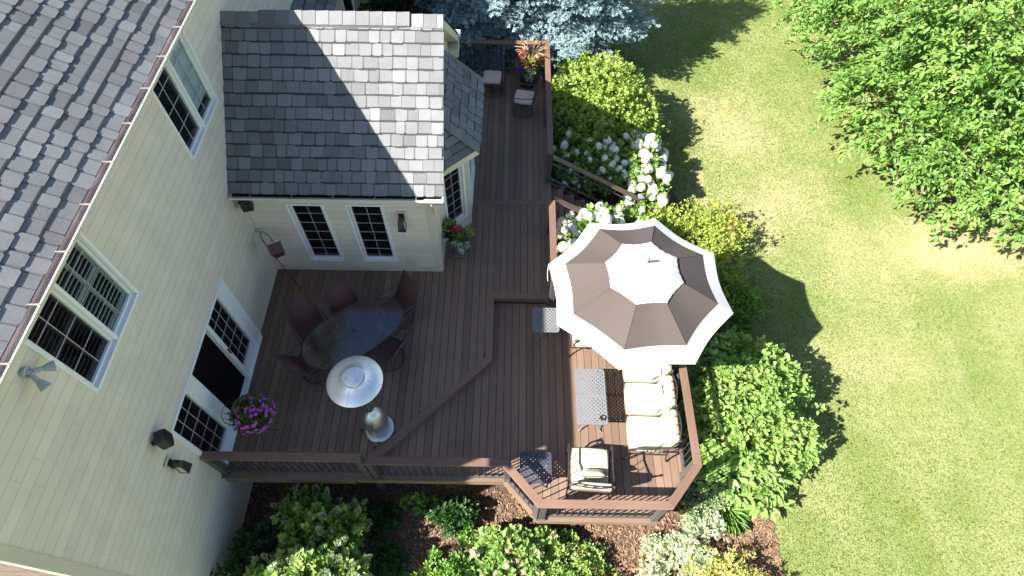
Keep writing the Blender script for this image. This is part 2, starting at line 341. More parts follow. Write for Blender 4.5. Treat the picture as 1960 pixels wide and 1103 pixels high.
ring = [(11.7 + 1.7 * math.cos(a) * (1 + .06 * math.sin(3 * a)), 12.0 + 1.6 * math.sin(a), G + .004) for a in np.linspace(0, 2 * PI, 40, endpoint=False)]
bm = MB(); bm.add(ring, [tuple(range(40))]); o = bm.build('mulch_ring', M['mulch']); o['kind'] = 'structure'
# bark chips
ch = MB()
def chip(x, y):
    a = random.random() * PI; l = random.uniform(.015, .045); q = random.uniform(.006, .014); z = G + .006 + random.random() * .02
    c, s_ = math.cos(a), math.sin(a); tz = random.uniform(-.012, .012)
    ch.add([(x - c * l - s_ * q, y - s_ * l + c * q, z), (x + c * l - s_ * q, y + s_ * l + c * q, z + tz), (x + c * l + s_ * q, y + s_ * l - c * q, z + .006 + tz), (x - c * l + s_ * q, y - s_ * l - c * q, z + .004)], [(0, 1, 2, 3)], random.random() ** 1.3)
for _ in range(15000): chip(random.uniform(-5, 4.4), random.uniform(.8, 3.6))
for _ in range(3000): chip(random.uniform(4.2, 5.0) , random.uniform(1.2, 3.2))
for _ in range(2500): chip(random.uniform(.9, 5), random.uniform(6, 13))
for _ in range(1500):
    a = random.random() * 2 * PI; r = random.random() ** .5 * 1.6; chip(11.7 + r * math.cos(a), 12 + r * math.sin(a))
o = ch.build('bark_chips', M['chip']); tag(o, 'brown bark chips scattered over the planting bed', 'mulch', kind='stuff')

# leaf-like quads, vectorised -------------------------------------------------
def leafmesh(name, base, dirs, ups, length, width, m, tint, parent=None, origin=(0, 0, 0), fold=.25, droop=0.0):
    n = len(base); d = dirs / np.linalg.norm(dirs, axis=1)[:, None]
    sd = np.cross(d, ups); sd /= np.maximum(np.linalg.norm(sd, axis=1)[:, None], 1e-6); nn = np.cross(sd, d)
    l = length[:, None]; wv = width[:, None]
    dz = np.zeros((n, 3)); dz[:, 2] = -droop * length
    V = np.empty((n, 6, 3))
    V[:, 0] = base
    V[:, 1] = base + d * l * .3 - sd * wv + nn * wv * fold
    V[:, 2] = base + d * l * .68 - sd * wv * .8 + nn * wv * fold + dz * .4
    V[:, 3] = base + d * l + dz
    V[:, 4] = base + d * l * .68 + sd * wv * .8 + nn * wv * fold + dz * .4
    V[:, 5] = base + d * l * .3 + sd * wv + nn * wv * fold
    V -= np.array(origin)
    me = bpy.data.meshes.new(name); me.vertices.add(n * 6); me.vertices.foreach_set('co', V.reshape(-1).astype(np.float32))
    b = (np.arange(n) * 6)[:, None]; idx = np.concatenate([b + np.array([[0, 3, 2, 1]]), b + np.array([[0, 5, 4, 3]])], axis=1).reshape(-1)
    me.loops.add(n * 8); me.loops.foreach_set('vertex_index', idx.astype(np.int32)); me.polygons.add(n * 2)
    me.polygons.foreach_set('loop_start', (np.arange(n * 2) * 4).astype(np.int32)); me.polygons.foreach_set('loop_total', np.full(n * 2, 4, np.int32))
    me.update(); me.validate(); me.materials.append(m)
    a = me.attributes.new('tint', 'FLOAT', 'POINT'); a.data.foreach_set('value', np.repeat(np.clip(tint, 0, 1), 6).astype(np.float32))
    o = bpy.data.objects.new(name, me); COL.objects.link(o)
    if parent: o.parent = parent
    return o
def unit(n):
    v = rng.normal(size=(n, 3)); return v / np.linalg.norm(v, axis=1)[:, None]
def tufts(name, cen, nor, per, spread, L, Wd, m, parent=None, origin=(0, 0, 0), out=.8, up=.3, droop=.15, tvar=.25, tbase=None, fold=.25):
    """rosettes of leaves round each shoot tip: cen/nor (n,3)"""
    n = len(cen); c = np.repeat(cen, per, 0); nr = np.repeat(nor, per, 0); N = n * per
    rd = unit(N); d = rd + nr * out; d[:, 2] += up * .5
    base = c + rd * spread * rng.random((N, 1)) + nr * spread * .2
    upv = nr * .6 + unit(N) * .45; upv[:, 2] += .8
    ln = L * rng.uniform(.65, 1.25, N); tb = np.repeat(rng.uniform(0, 1, n) if tbase is None else tbase, per)
    return leafmesh(name, base, d, upv, ln, ln * Wd * rng.uniform(.8, 1.2, N), m, tb * .5 + .36 + rng.normal(0, tvar, N), parent, origin, fold, droop)
def dome_points(n, c, r, zlo=-.15, jit=.08, inner=.25, lump=.16, seed=0):
    """points over a lumpy ellipsoid dome; returns points, outward normals"""
    v = unit(n * 3); v = v[v[:, 2] > zlo][:n]
    ph = seed * 1.7
    f = 1 + lump * (np.sin(v[:, 0] * 5.1 + ph) * np.cos(v[:, 1] * 4.3 - ph) + .6 * np.sin(v[:, 2] * 7 + v[:, 0] * 9 + ph * 2) * .7)
    k = np.where(rng.random(len(v)) < inner, rng.uniform(.55, .95, len(v)), 1 + rng.normal(0, jit, len(v)))
    r = np.array(r); p = v * r * (f * k)[:, None] + np.array(c); nn = v / r; nn /= np.linalg.norm(nn, axis=1)[:, None]
    return p, nn

# ------------------------------------------------------------------ house
def brickmat():
    m, n, b, N, L = newmat('red_brick'); tc = N.new('ShaderNodeTexCoord'); sp = N.new('ShaderNodeSeparateXYZ'); cb = N.new('ShaderNodeCombineXYZ')
    L.new(tc.outputs['Object'], sp.inputs[0]); L.new(sp.outputs[0], cb.inputs[0]); L.new(sp.outputs[2], cb.inputs[1])
    bt = N.new('ShaderNodeTexBrick'); L.new(cb.outputs[0], bt.inputs[0]); bt.inputs['Scale'].default_value = 1; bt.inputs['Brick Width'].default_value = .2; bt.inputs['Row Height'].default_value = .068; bt.inputs['Mortar Size'].default_value = .006
    bt.inputs['Color1'].default_value = (.14, .055, .036, 1); bt.inputs['Color2'].default_value = (.24, .18, .15, 1); bt.inputs['Mortar'].default_value = (.22, .20, .18, 1)
    L.new(bt.outputs[0], b.inputs['Base Color']); b.inputs['Roughness'].default_value = .9
    bp = N.new('ShaderNodeBump'); bp.inputs['Distance'].default_value = .006; bp.inputs['Strength'].default_value = .8; bp.invert = True; L.new(bt.outputs[1], bp.inputs['Height']); L.new(bp.outputs[0], b.inputs['Normal'])
    return m
M['brickw'] = brickmat()
HO = (W, 7.14, G)
house = root('house', 'beige lap-sided house with grey shingle roofs, white windows and a bay', 'house', HO)
class Fr:
    def __init__(s, o, u, n): s.o = Vector(o); s.u = Vector(u).normalized(); s.n = Vector(n).normalized()
    def p(s, u, z, d): return s.o + s.u * u + s.n * d + Vector((0, 0, z))
    def box(s, mb, u0, u1, z0, z1, d0, d1, tint=None):
        mb.hexa([s.p(u0, z0, d0), s.p(u1, z0, d0), s.p(u1, z0, d1), s.p(u0, z0, d1), s.p(u0, z1, d0), s.p(u1, z1, d0), s.p(u1, z1, d1), s.p(u0, z1, d1)], tint)
FM = Fr((W, 0, 0), (0, 1, 0), (1, 0, 0))         # main wall, u = y
FB = Fr((0, 7.14, 0), (1, 0, 0), (0, -1, 0))     # wing south wall, u = x
FE = Fr((-1.467, 0, 0), (0, 1, 0), (1, 0, 0))    # wing gable wall
s2 = Vector((-.93 + 1.467, 8.45 - 7.9, 0)); FS = Fr((-1.467, 7.9, 0), s2, (s2.y, -s2.x, 0)); LS = s2.length
FY = Fr((-.93, 0, 0), (0, 1, 0), (1, 0, 0))      # bay front
n2 = Vector((-1.467 + .93, 10.55 - 10.0, 0)); FN = Fr((-.93, 10.0, 0), n2, (n2.y, -n2.x, 0))

def siding(fr, u0, u1, z0, z1, opens=(), ulim=None, ex=.17, ph=0):
    mb = MB(); lv = {round(z0, 4), round(z1, 4)}; k = 0; co = []
    z = z0 - ph
    while z < z1: co.append(z); lv.add(round(max(z, z0), 4)); z += ex
    for o in opens: lv |= {round(o[2], 4), round(o[3], 4)}
    lv = sorted(v for v in lv if z0 <= v <= z1)
    for a, b in zip(lv, lv[1:]):
        mid = (a + b) / 2; c0 = max(c for c in co if c <= mid + 1e-6)
        pr = lambda zz: .002 + .013 * (1 - (zz - c0) / ex)
        ivs = [(u0, u1)]
        for o in opens:
            if o[2] < mid < o[3]:
                nv = []
                for s_, e in ivs:
                    if o[1] <= s_ or o[0] >= e: nv.append((s_, e)); continue
                    if o[0] > s_: nv.append((s_, o[0]))
                    if o[1] < e: nv.append((o[1], e))
                ivs = nv
        for s_, e in ivs:
            if ulim:
                la, ra = ulim(a); lb, rb = ulim(b); s0, e0, s1, e1 = max(s_, la), min(e, ra), max(s_, lb), min(e, rb)
                if e0 - s0 < .01: continue
                if e1 < s1: e1 = s1 = (e1 + s1) / 2
            else: s0 = s1 = s_; e0 = e1 = e
            if abs(a - c0) < 1e-3 and b - a > .03:
                c = a + .012; mb.add([fr.p(s0, a, pr(a)), fr.p(e0, a, pr(a)), fr.p(e0, c, pr(c)), fr.p(s0, c, pr(c))], [(0, 1, 2, 3)], .12)  # lap shadow line put into the colour along each course's bottom edge
                mb.add([fr.p(s0, c, pr(c)), fr.p(e0, c, pr(c)), fr.p(e1, b, pr(b)), fr.p(s1, b, pr(b))], [(0, 1, 2, 3)], random.gauss(.5, .035))
                if e0 - s0 > 1.2:
                    for _ in range(int((e0 - s0) / 3.6) + (random.random() < .5)):
                        q = random.uniform(s0 + .1, e0 - .1); mb.add([fr.p(q, a, pr(a) + .0006), fr.p(q + .005, a, pr(a) + .0006), fr.p(q + .005, b, pr(b) + .0006), fr.p(q, b, pr(b) + .0006)], [(0, 1, 2, 3)], .0)
            else: mb.add([fr.p(s0, a, pr(a)), fr.p(e0, a, pr(a)), fr.p(e1, b, pr(b)), fr.p(s1, b, pr(b))], [(0, 1, 2, 3)], .5)
            if abs(a - c0) < 1e-3: mb.add([fr.p(s0, a, .002), fr.p(e0, a, .002), fr.p(e0, a, pr(a)), fr.p(s0, a, pr(a))], [(0, 1, 2, 3)])
    return mb

def casing(mb, fr, u0, u1, z0, z1, wd, d0, d1, sill=0):
    fr.box(mb, u0, u0 + wd, z0, z1, d0, d1); fr.box(mb, u1 - wd, u1, z0, z1, d0, d1)
    fr.box(mb, u0 + wd, u1 - wd, z1 - wd, z1, d0, d1); fr.box(mb, u0 + wd, u1 - wd, z0, z0 + wd, d0, d1 + sill)
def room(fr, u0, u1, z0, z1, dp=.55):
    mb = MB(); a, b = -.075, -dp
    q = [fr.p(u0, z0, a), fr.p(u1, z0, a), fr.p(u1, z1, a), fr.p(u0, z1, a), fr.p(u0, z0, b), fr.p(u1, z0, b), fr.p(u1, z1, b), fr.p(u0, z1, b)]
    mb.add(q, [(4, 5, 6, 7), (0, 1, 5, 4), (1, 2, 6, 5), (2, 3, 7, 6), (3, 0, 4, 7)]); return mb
def grille(fr, u0, u1, z0, z1, nc, nr, d=-.045, t=.005):
    mb = MB()
    for i in range(1, nc): u = lerp(u0, u1, i / nc); fr.box(mb, u - t, u + t, z0, z1, d - .012, d)
    for j in range(1, nr): z = lerp(z0, z1, j / nr); fr.box(mb, u0, u1, z - t, z + t, d - .012 + .002, d + .002)
    return mb
def window(fr, u0, u1, z0, z1, units, label=None, cas=.045, screen=False):
    """units: list of (ua, ub, nc, nr, content)"""
    mb = MB(); casing(mb, fr, u0, u1, z0, z1, cas, -.08, .035, .012)
    for a, b in zip(units, units[1:]): fr.box(mb, a[1], b[0], z0 + cas, z1 - cas, -.08, .028)
    w_ = mb.build('window', M['white'], house, HO, bevel=.004, label=label)
    for (a, b, nc, nr, con) in units:
        za, zb = z0 + cas, z1 - cas; f = .032
        mb = MB(); casing(mb, fr, a, b, za, zb, f, -.07, -.015); mb.build('sash', M['white'], w_, HO, bevel=.003)
        mb = MB(); q = [(a + f, za + f), (b - f, za + f), (b - f, zb - f), (a + f, zb - f)]
        mb.add([fr.p(x, z, -.05) for x, z in q], [(0, 1, 2, 3)]); mb.build('pane', M['glass'], w_, HO)
        grille(fr, a + f, b - f, za + f, zb - f, nc, nr).build('muntins', M['muntin'], w_, HO)
        room(fr, a, b, za, zb).build('room_interior', M['room'], w_, HO)
        if con == 'blind':
            mb = MB(); fr.box(mb, a + .01, b - .01, za + .16, zb, -.095, -.08)
            mb.build('blind', M['blind'], w_, HO)
        if con == 'shutter' or con == 'dimshutter':
            mb = MB(); st = .03; dz = .075
            for x in (a + .02, (a + b) / 2 - st / 2, b - .02 - st): fr.box(mb, x, x + st, za, zb, -.105, -.08)
            for zz in (za, zb - .05, (za + zb) / 2 - .02): fr.box(mb, a + .02, b - .02, zz, zz + .045, -.103, -.082)
            z = za + .06
            while z < zb - .06:
                for x0, x1 in ((a + .05, (a + b) / 2 - .018), ((a + b) / 2 + .018, b - .05)):
                    mb.hexa([fr.p(x0, z, -.125), fr.p(x1, z, -.125), fr.p(x1, z + .022, -.083), fr.p(x0, z + .022, -.083), fr.p(x0, z + .008, -.128), fr.p(x1, z + .008, -.128), fr.p(x1, z + .03, -.086), fr.p(x0, z + .03, -.086)])
                z += dz
            mb.build('louvre_shutter', M['blind'] if con == 'shutter' else M['dimsh'], w_, HO)
    return w_
M['dimsh'] = mat('dim_shutter', (.10, .11, .11), .6)

OP1 = (6.56, 7.96, 3.75, 5.22); OP2 = (2.73, 4.16, 3.75, 5.22); OPD = (2.83, 5.55, 0.0, 2.0)
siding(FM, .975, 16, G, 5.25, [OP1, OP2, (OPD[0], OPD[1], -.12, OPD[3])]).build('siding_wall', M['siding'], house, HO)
hb = MB(); hb.box(-13.5, W - .75, 1.0, 15.9, G, 5.3); hb.build('filler_core', M['room'], house, HO)  # unseen solid core added to block sun coming from behind the wall
mb = MB(); mb.box(-13.5, W - .12, .86, .97, G, 5.25); mb.build('brick_wall', M['brickw'], house, HO)
mb = MB(); mb.box(W - .10, W + .028, .835, .975, G, 5.25); mb.box(W - .12, W - .10, .85, .97, G, 5.25); mb.build('corner_board', M['trim'], house, HO, bevel=.004)
# wing walls
WZ = 2.47; RY, RZ = 9.23, 4.50; EY, EZ = 6.93, 2.60; sl_ = (RZ - EZ) / (RY - EY)
BW = [(-4.165, -3.463, .315, 2.105), (-3.072, -2.362, .325, 2.11)]
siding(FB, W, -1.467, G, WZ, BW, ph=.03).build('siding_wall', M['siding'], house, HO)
gab = lambda z: (7.14 + max(0, (z - 2.55) / sl_), 11.32 - max(0, (z - 2.55) / sl_))
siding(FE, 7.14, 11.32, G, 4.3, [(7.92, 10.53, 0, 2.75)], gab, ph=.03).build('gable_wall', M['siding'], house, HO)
mb = MB(); mb.box(W - .6, -1.60, 7.75, 11.3, G, 2.45)
mb.add([(W - .3, 7.3, 2.45), (-1.6, 7.3, 2.45), (-1.6, RY, RZ - .25), (W - .3, RY, RZ - .25), (W - .3, 11.2, 2.45), (-1.6, 11.2, 2.45)], [(0, 1, 2, 3), (3, 2, 5, 4), (1, 5, 2), (0, 3, 4)])
mb.build('filler_core', M['room'], house, HO)
mb = MB(); mb.box(W + .001, W + .03, 7.10, 7.135, G, 2.5); mb.build('corner_board', M['trim'], house, HO)
mb = MB(); mb.box(-1.60, -1.445, 7.115, 7.136, G, 2.5); mb.box(-1.464, -1.445, 7.136, 7.28, G, 2.5)
mb.build('corner_board', M['trim'], house, HO, bevel=.003)
mb = MB(); mb.box(W, -1.47, 7.095, 7.13, -.02, .10); mb.build('skirt_board', M['trim'], house, HO)
for i, (a, b, z0, z1) in enumerate(BW):
    window(FB, a, b, z0, z1, [(a + .055, b - .055, 2, 6, '')])
window(FM, *OP1, [(6.615, 7.235, 2, 4, ''), (7.285, 7.905, 2, 4, 'blind')])
window(FM, *OP2, [(2.785, 3.42, 2, 4, 'dimshutter'), (3.47, 4.105, 2, 4, 'shutter')])
# sliding door: fixed light | screen opening | fixed light
dr = MB(); casing(dr, FM, 2.83, 5.55, -.04, 2.0, .06, -.09, .04, .03)
FM.box(dr, 3.56, 3.80, .02, 1.94, -.08, .03); FM.box(dr, 4.60, 4.68, .02, 1.94, -.08, .035); FM.box(dr, 5.30, 5.49, .02, 1.94, -.08, .03)
door = dr.build('sliding_door', M['white'], house, HO, bevel=.004, label='white three-panel sliding door with a dark screened middle opening')
for a, b in ((2.89, 3.56), (4.68, 5.30)):
    mb = MB(); casing(mb, FM, a, b, .02, 1.94, .035, -.07, 0); FM.box(mb, a + .035, b - .035, .055, .22, -.068, -.002); mb.build('sash', M['white'], door, HO, bevel=.003)
    mb = MB(); mb.add([FM.p(x, z, -.05) for x, z in ((a + .03, .2), (b - .03, .2), (b - .03, 1.91), (a + .03, 1.91))], [(0, 1, 2, 3)]); mb.build('pane', M['glass'], door, HO)
    grille(FM, a + .035, b - .035, .22, 1.905, 3, 5).build('muntins', M['muntin'], door, HO)
    room(FM, a, b, .0, 1.94).build('room_interior', M['room'], door, HO)
mb = MB(); FM.box(mb, 3.80, 4.60, .02, 1.94, -.06, -.05); mb.build('screen', M['screen'], door, HO)
mb = MB(); FM.box(mb, 4.625, 4.655, .98, 1.12, .035, .055); mb.build('handle', M['lampblk'], door, HO)
mb = MB(); FM.box(mb, 2.78, 5.6, -.11, -.045, 0, .09); mb.build('threshold', mat('dark_sill', (.06, .07, .11), .5), door, HO)
# bay
SW = (.10, LS - .10, .35, 2.05); EW = (8.62, 9.83, .35, 2.05)
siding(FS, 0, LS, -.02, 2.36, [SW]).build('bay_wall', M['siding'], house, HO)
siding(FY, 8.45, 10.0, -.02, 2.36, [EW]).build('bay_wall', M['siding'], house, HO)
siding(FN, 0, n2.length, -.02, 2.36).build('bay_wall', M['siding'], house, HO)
window(FS, *SW, [(SW[0] + .055, SW[1] - .055, 2, 6, '')]); window(FY, *EW, [(8.675, 9.775, 3, 6, '')])
mb = MB(); mb.prism([(-1.55, 8.35), (-1.25, 8.40), (-1.25, 10.05), (-1.55, 10.1)], -.02, 2.35); mb.build('filler_core', M['room'], house, HO)
for x, y in ((-.925, 8.445), (-.925, 10.0)): mb = MB(); mb.prism([(x - .09, y - .075), (x + .012, y - .03), (x + .012, y + .10), (x - .06, y + .10)] if y < 9 else [(x - .06, y - .1), (x + .012, y - .1), (x + .012, y + .03), (x - .09, y + .075)], -.02, 2.36); mb.build('corner_board', M['trim'], house, HO)

def shingles(mb, O, U, Sd, width, rows, ex=.2, ulim=None, tmean=.215, raised=.5, hh=.017, band_=.036):
    O = Vector(O); U = Vector(U).normalized(); Sd = Vector(Sd).normalized(); Nn = U.cross(Sd); Nn = Nn if Nn.z > 0 else -Nn
    flip = U.cross(Sd).z < 0
    def tab(u0, u1, s0, s1, h, tn, ext, cut):
        th = .013; sa = s0 - ext
        pts = [(u0 + cut, sa), (u1 - cut, sa), (u1, sa + .022), (u1, s1), (u0, s1), (u0, sa + .022)] if cut else [(u0, sa), (u1, sa), (u1, s1), (u0, s1)]
        n = len(pts); H_ = lambda s_: h + hh * (s1 - s_) / (s1 - sa)
        top = [O + U * a + Sd * b + Nn * (H_(b)) for a, b in pts]; bot = [O + U * a + Sd * b + Nn * (H_(b) - th) for a, b in pts]
        fs = [tuple(range(n))]; f2 = [((i + 1) % n, i, n + i, n + (i + 1) % n) for i in range(n) if i != (3 if cut else 2)]
        if flip: fs = [f[::-1] for f in fs]; f2 = [f[::-1] for f in f2]
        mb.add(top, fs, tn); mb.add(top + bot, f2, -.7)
    for r in range(rows):
        s0 = r * ex; u = -random.random() * tmean; a_, b_ = (0, width) if ulim is None else ulim(s0 + ex * .5)
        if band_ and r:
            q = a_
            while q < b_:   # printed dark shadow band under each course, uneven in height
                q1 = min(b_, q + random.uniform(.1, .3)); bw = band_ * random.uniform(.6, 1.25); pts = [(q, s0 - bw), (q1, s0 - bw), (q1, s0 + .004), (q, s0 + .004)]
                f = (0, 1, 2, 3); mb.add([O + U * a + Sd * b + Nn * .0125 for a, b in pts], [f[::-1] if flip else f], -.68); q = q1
        while u < b_:
            wd = tmean * random.uniform(.78, 1.2); x0, x1 = max(u, a_), min(u + wd - .005, b_); hi = random.random() < raised
            if x1 - x0 > .03:
                tn = min(1, max(0, random.gauss(.5, .20)))
                tab(x0, x1, s0, s0 + ex + .035, 0, tn, random.uniform(0, .004), 0)
                if hi and x1 - x0 > .1: tab(x0 + .012, x1 - .012, s0, s0 + ex * .97, .007, min(1, tn + .16), .017, .016)
            u += wd
# main roof
SM = .62; mx0, mz0 = -4.765, 5.435
Sv = Vector((-1, 0, SM)).normalized(); roofL = 8.3 / Sv.x * -1
rb = MB(); nx = mx0 - 8.3; rb.add([(mx0, .5, mz0 - .006), (nx, .5, mz0 + 8.3 * SM - .006), (nx, 17, mz0 + 8.3 * SM - .006), (mx0, 17, mz0 - .006), (mx0 - .0, .5, mz0 - .05), (nx, .5, mz0 + 8.3 * SM - .2), (nx, 17, mz0 + 8.3 * SM - .2), (mx0, 17, mz0 - .05)], [(0, 3, 2, 1), (4, 5, 6, 7), (0, 1, 5, 4), (3, 7, 6, 2), (0, 4, 7, 3), (1, 2, 6, 5)])
roof = rb.build('roof', M['roofdk'], house, HO)
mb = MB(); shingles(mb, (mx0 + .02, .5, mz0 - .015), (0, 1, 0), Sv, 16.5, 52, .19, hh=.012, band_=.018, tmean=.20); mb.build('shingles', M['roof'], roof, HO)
mb = MB(); mb.add([(-13.5, .9, 5.3), (-13.5, .95, 5.3), (W, .95, 5.3), (W, .9, 5.3), (-13.1, .9, 11.6), (-13.1, .95, 11.6)], [(0, 3, 4), (1, 5, 2), (0, 4, 5, 1), (3, 2, 5, 4)]); mb.build('gable_wall', M['trim'], house, HO)
mb = MB(); mb.box(W, -4.80, .6, 16.8, 5.25, 5.27); mb.build('soffit', M['trim'], house, HO)
mb = MB(); mb.box(-4.80, -4.777, .6, 16.8, 5.22, 5.40); mb.build('fascia_board', M['trim'], house, HO)
def gutter(p0, p1, out, lip=.135, h=.11, hang=.6, ph=.2, name='gutter'):
    """open trough; out = direction away from the wall"""
    p0 = Vector(p0); p1 = Vector(p1); o = Vector(out); d = (p1 - p0).normalized(); L_ = (p1 - p0).length; mb = MB()
    # profile (distance out, height) outer shell then inner shell
    prof = [(0, 0), (0, -h), (lip * .62, -h), (lip * .78, -h * .55), (lip, -h * .4), (lip, 0), (lip - .016, 0), (lip - .016, -.012)]
    inn = [(lip - .012, -.012), (lip - .012, -h * .36), (lip * .7, -h * .5), (lip * .55, -h + .008), (.008, -h + .008), (.008, -.002), (0, 0)]
    for pr, mi in ((prof, 0), (inn, 1)):
        mb.cm = mi; vs = [p0 + o * a + Vector((0, 0, b)) for a, b in pr] + [p1 + o * a + Vector((0, 0, b)) for a, b in pr]; n = len(pr)
        mb.add(vs, [(i, i + 1, n + i + 1, n + i) for i in range(n - 1)])
    mb.cm = 0
    for q, s_ in ((p0, -1), (p1, 1)):
        vs = [q + o * a + Vector((0, 0, b)) for a, b in prof[:6]]; mb.add(vs, [tuple(range(6))]); mb.add([v + d * .003 * s_ for v in vs], [tuple(range(6))])
    g = mb.build(name, [M['gutter'], M['gutter_in']], house, HO)
    u = ph
    while u < L_ - .05:
        mb = MB(); c = p0 + d * u; a = .005; U3 = Vector((0, 0, 1)); o1 = o * (lip - .004); o0 = o * lip * .15; z0, z1 = U3 * -.012, U3 * -.004
        mb.hexa([c - d * a + o0 + z0, c + d * a + o0 + z0, c + d * a * 2.2 + o1 + z0, c - d * a * 2.2 + o1 + z0, c - d * a + o0 + z1, c + d * a + o0 + z1, c + d * a * 2.2 + o1 + U3 * .003, c - d * a * 2.2 + o1 + U3 * .003])
        mb.build('gutter_hanger', M['hanger'], g, HO); u += hang
    return g
gutter((-4.775, .6, 5.44), (-4.775, 16.8, 5.44), (1, 0, 0), lip=.165, hang=.64, ph=.44)
# wing roof
Su = Vector((0, 1, sl_)).normalized(); slopeL = (RY - EY) / Su.y; rows = 14; ex = slopeL / rows
rb = MB()
rb.add([(W + .001, EY, EZ - .02), (-1.225, EY, EZ - .02), (-1.225, RY, RZ - .02), (W + .001, RY, RZ - .02), (W + .001, EY, EZ - .05), (-1.225, EY, EZ - .05), (-1.225, RY, RZ - .05), (W + .001, RY, RZ - .05)], [(0, 1, 2, 3), (4, 7, 6, 5), (1, 5, 6, 2), (0, 4, 5, 1)])
rb.add([(W + .001, 11.53, EZ - .02), (-1.225, 11.53, EZ - .02), (-1.225, RY, RZ - .02), (W + .001, RY, RZ - .02), (W + .001, 11.53, EZ - .05), (-1.225, 11.53, EZ - .05), (-1.225, RY, RZ - .05), (W + .001, RY, RZ - .05)], [(0, 3, 2, 1), (4, 5, 6, 7), (1, 2, 6, 5), (0, 1, 5, 4)])
wroof = rb.build('roof', M['roofdk'], house, HO)
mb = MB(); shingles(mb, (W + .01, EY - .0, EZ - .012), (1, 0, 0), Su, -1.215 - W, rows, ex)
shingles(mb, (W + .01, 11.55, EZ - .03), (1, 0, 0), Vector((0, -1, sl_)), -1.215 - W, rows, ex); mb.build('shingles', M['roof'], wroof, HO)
mb = MB(); x = W + .02
Sn = Vector((0, -1, sl_)).normalized()
while x < -1.3:
    x1 = min(x + .245, -1.212); vent = -4.45 < x < -1.98; hh = .055 if vent else .022; tn = random.gauss(.62, .2)
    c = Vector((0, RY, RZ + hh)); dn = Vector((0, -.17, -.17 * sl_)); dq = Vector((0, .17, -.17 * sl_)); lift = .012
    a = Vector((x - .03, 0, 0)); b = Vector((x1, 0, 0)); up = Vector((0, 0, lift))
    mb.add([a + c, b + c + up, b + c + dn + up, a + c + dn, a + c + dq, b + c + dq + up, a + c + dn - Vector((0, -.004, .02)), b + c + dn - Vector((0, -.004, .02)), b + c - Vector((0, 0, .03)), b + c + dq - Vector((0, 0, .02))],
           [(0, 3, 2, 1), (0, 1, 5, 4), (3, 6, 7, 2), (1, 2, 7, 8), (1, 8, 9, 5)], min(1, max(0, tn)))
    x += .225
mb.add([(-4.45, RY - .16, RZ - .16 * sl_ + .045), (-1.97, RY - .16, RZ - .16 * sl_ + .045), (-1.97, RY - .185, RZ - .185 * sl_ - .0), (-4.45, RY - .185, RZ - .185 * sl_)], [(0, 1, 2, 3)], 0)
mb.build('ridge_cap', M['roof'], wroof, HO)
gutter((W + .06, EY + .01, EZ + .004), (-1.20, EY + .01, EZ + .004), (0, -1, 0), lip=.15, hang=.72, ph=.35)
mb = MB(); mb.box(W + .0, -1.24, EY + .002, EY + .022, EZ - .2, EZ - .05); mb.box(W, -1.24, EY + .022, 7.13, EZ - .19, EZ - .17); mb.build('fascia_board', M['trim'], house, HO)
mb = MB()
for s_, y0 in ((1, EY), (-1, 11.53)):
    for (x0, x1, t, dz) in ((-1.245, -1.228, .17, -.052), (-1.45, -1.245, .02, -.20)):
        mb.hexa([(x0, y0, EZ + dz - t), (x1, y0, EZ + dz - t), (x1, RY, RZ + dz - t), (x0, RY, RZ + dz - t), (x0, y0, EZ + dz), (x1, y0, EZ + dz), (x1, RY, RZ + dz), (x0, RY, RZ + dz)])
mb.box(-1.46, -1.226, 11.2, 11.56, EZ - .36, EZ - .17); mb.box(-1.46, -1.226, 6.90, 7.13, EZ - .22, EZ - .21)
mb.build('rake_board', M['trim'], house, HO)
mb = MB(); mb.box(-2.2, -1.19, 11.56, 11.68, EZ - .11, EZ - .005); mb.build('gutter', M['white'], house, HO, bevel=.01)
# downspout elbow under the wing gutter
mb = MB(); mb.tube([(-1.42, 6.86, 2.5), (-1.42, 6.87, 2.42), (-1.42, 6.98, 2.30), (-1.42, 7.06, 2.22), (-1.42, 7.07, 1.9)], .035, 8); mb.build('downspout', M['gutter'], house, HO)
# bay hip roof
bs = .98; E1, E2, E3, E4 = (-1.467, 7.52), (-.655, 8.27), (-.655, 10.17), (-1.467, 10.92)
def hipz(run): return 2.44 + run * bs
ap = (-1.467, 9.22)
rb = MB(); top = [(-1.467, 8.33, hipz(.812)), (-1.467, 10.11, hipz(.812))]
e = [(E1[0], E1[1], 2.44), (E2[0], E2[1], 2.44), (E3[0], E3[1], 2.44), (E4[0], E4[1], 2.44)]
rb.add(e + top + [(x, y, z - .03) for x, y, z in e], [(0, 1, 4), (1, 2, 5, 4), (2, 3, 5), (0, 6, 7, 1), (1, 7, 8, 2), (2, 8, 9, 3)])
broof = rb.build('roof', M['roofdk'], house, HO)
mb = MB(); Se = Vector((-1, 0, bs)).normalized(); L_ = .812 / -Se.x
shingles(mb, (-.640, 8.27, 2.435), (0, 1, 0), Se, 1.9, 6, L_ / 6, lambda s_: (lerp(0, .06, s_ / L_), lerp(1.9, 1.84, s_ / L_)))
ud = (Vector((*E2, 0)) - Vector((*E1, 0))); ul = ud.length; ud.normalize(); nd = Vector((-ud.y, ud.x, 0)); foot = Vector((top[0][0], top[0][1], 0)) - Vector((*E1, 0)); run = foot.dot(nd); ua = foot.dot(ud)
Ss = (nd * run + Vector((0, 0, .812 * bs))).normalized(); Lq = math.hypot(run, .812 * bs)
shingles(mb, (E1[0], E1[1] - .015, 2.435), ud, Ss, ul, 6, Lq / 6, lambda s_: (lerp(0, ua, s_ / Lq), lerp(ul, ua, s_ / Lq)), tmean=.3)
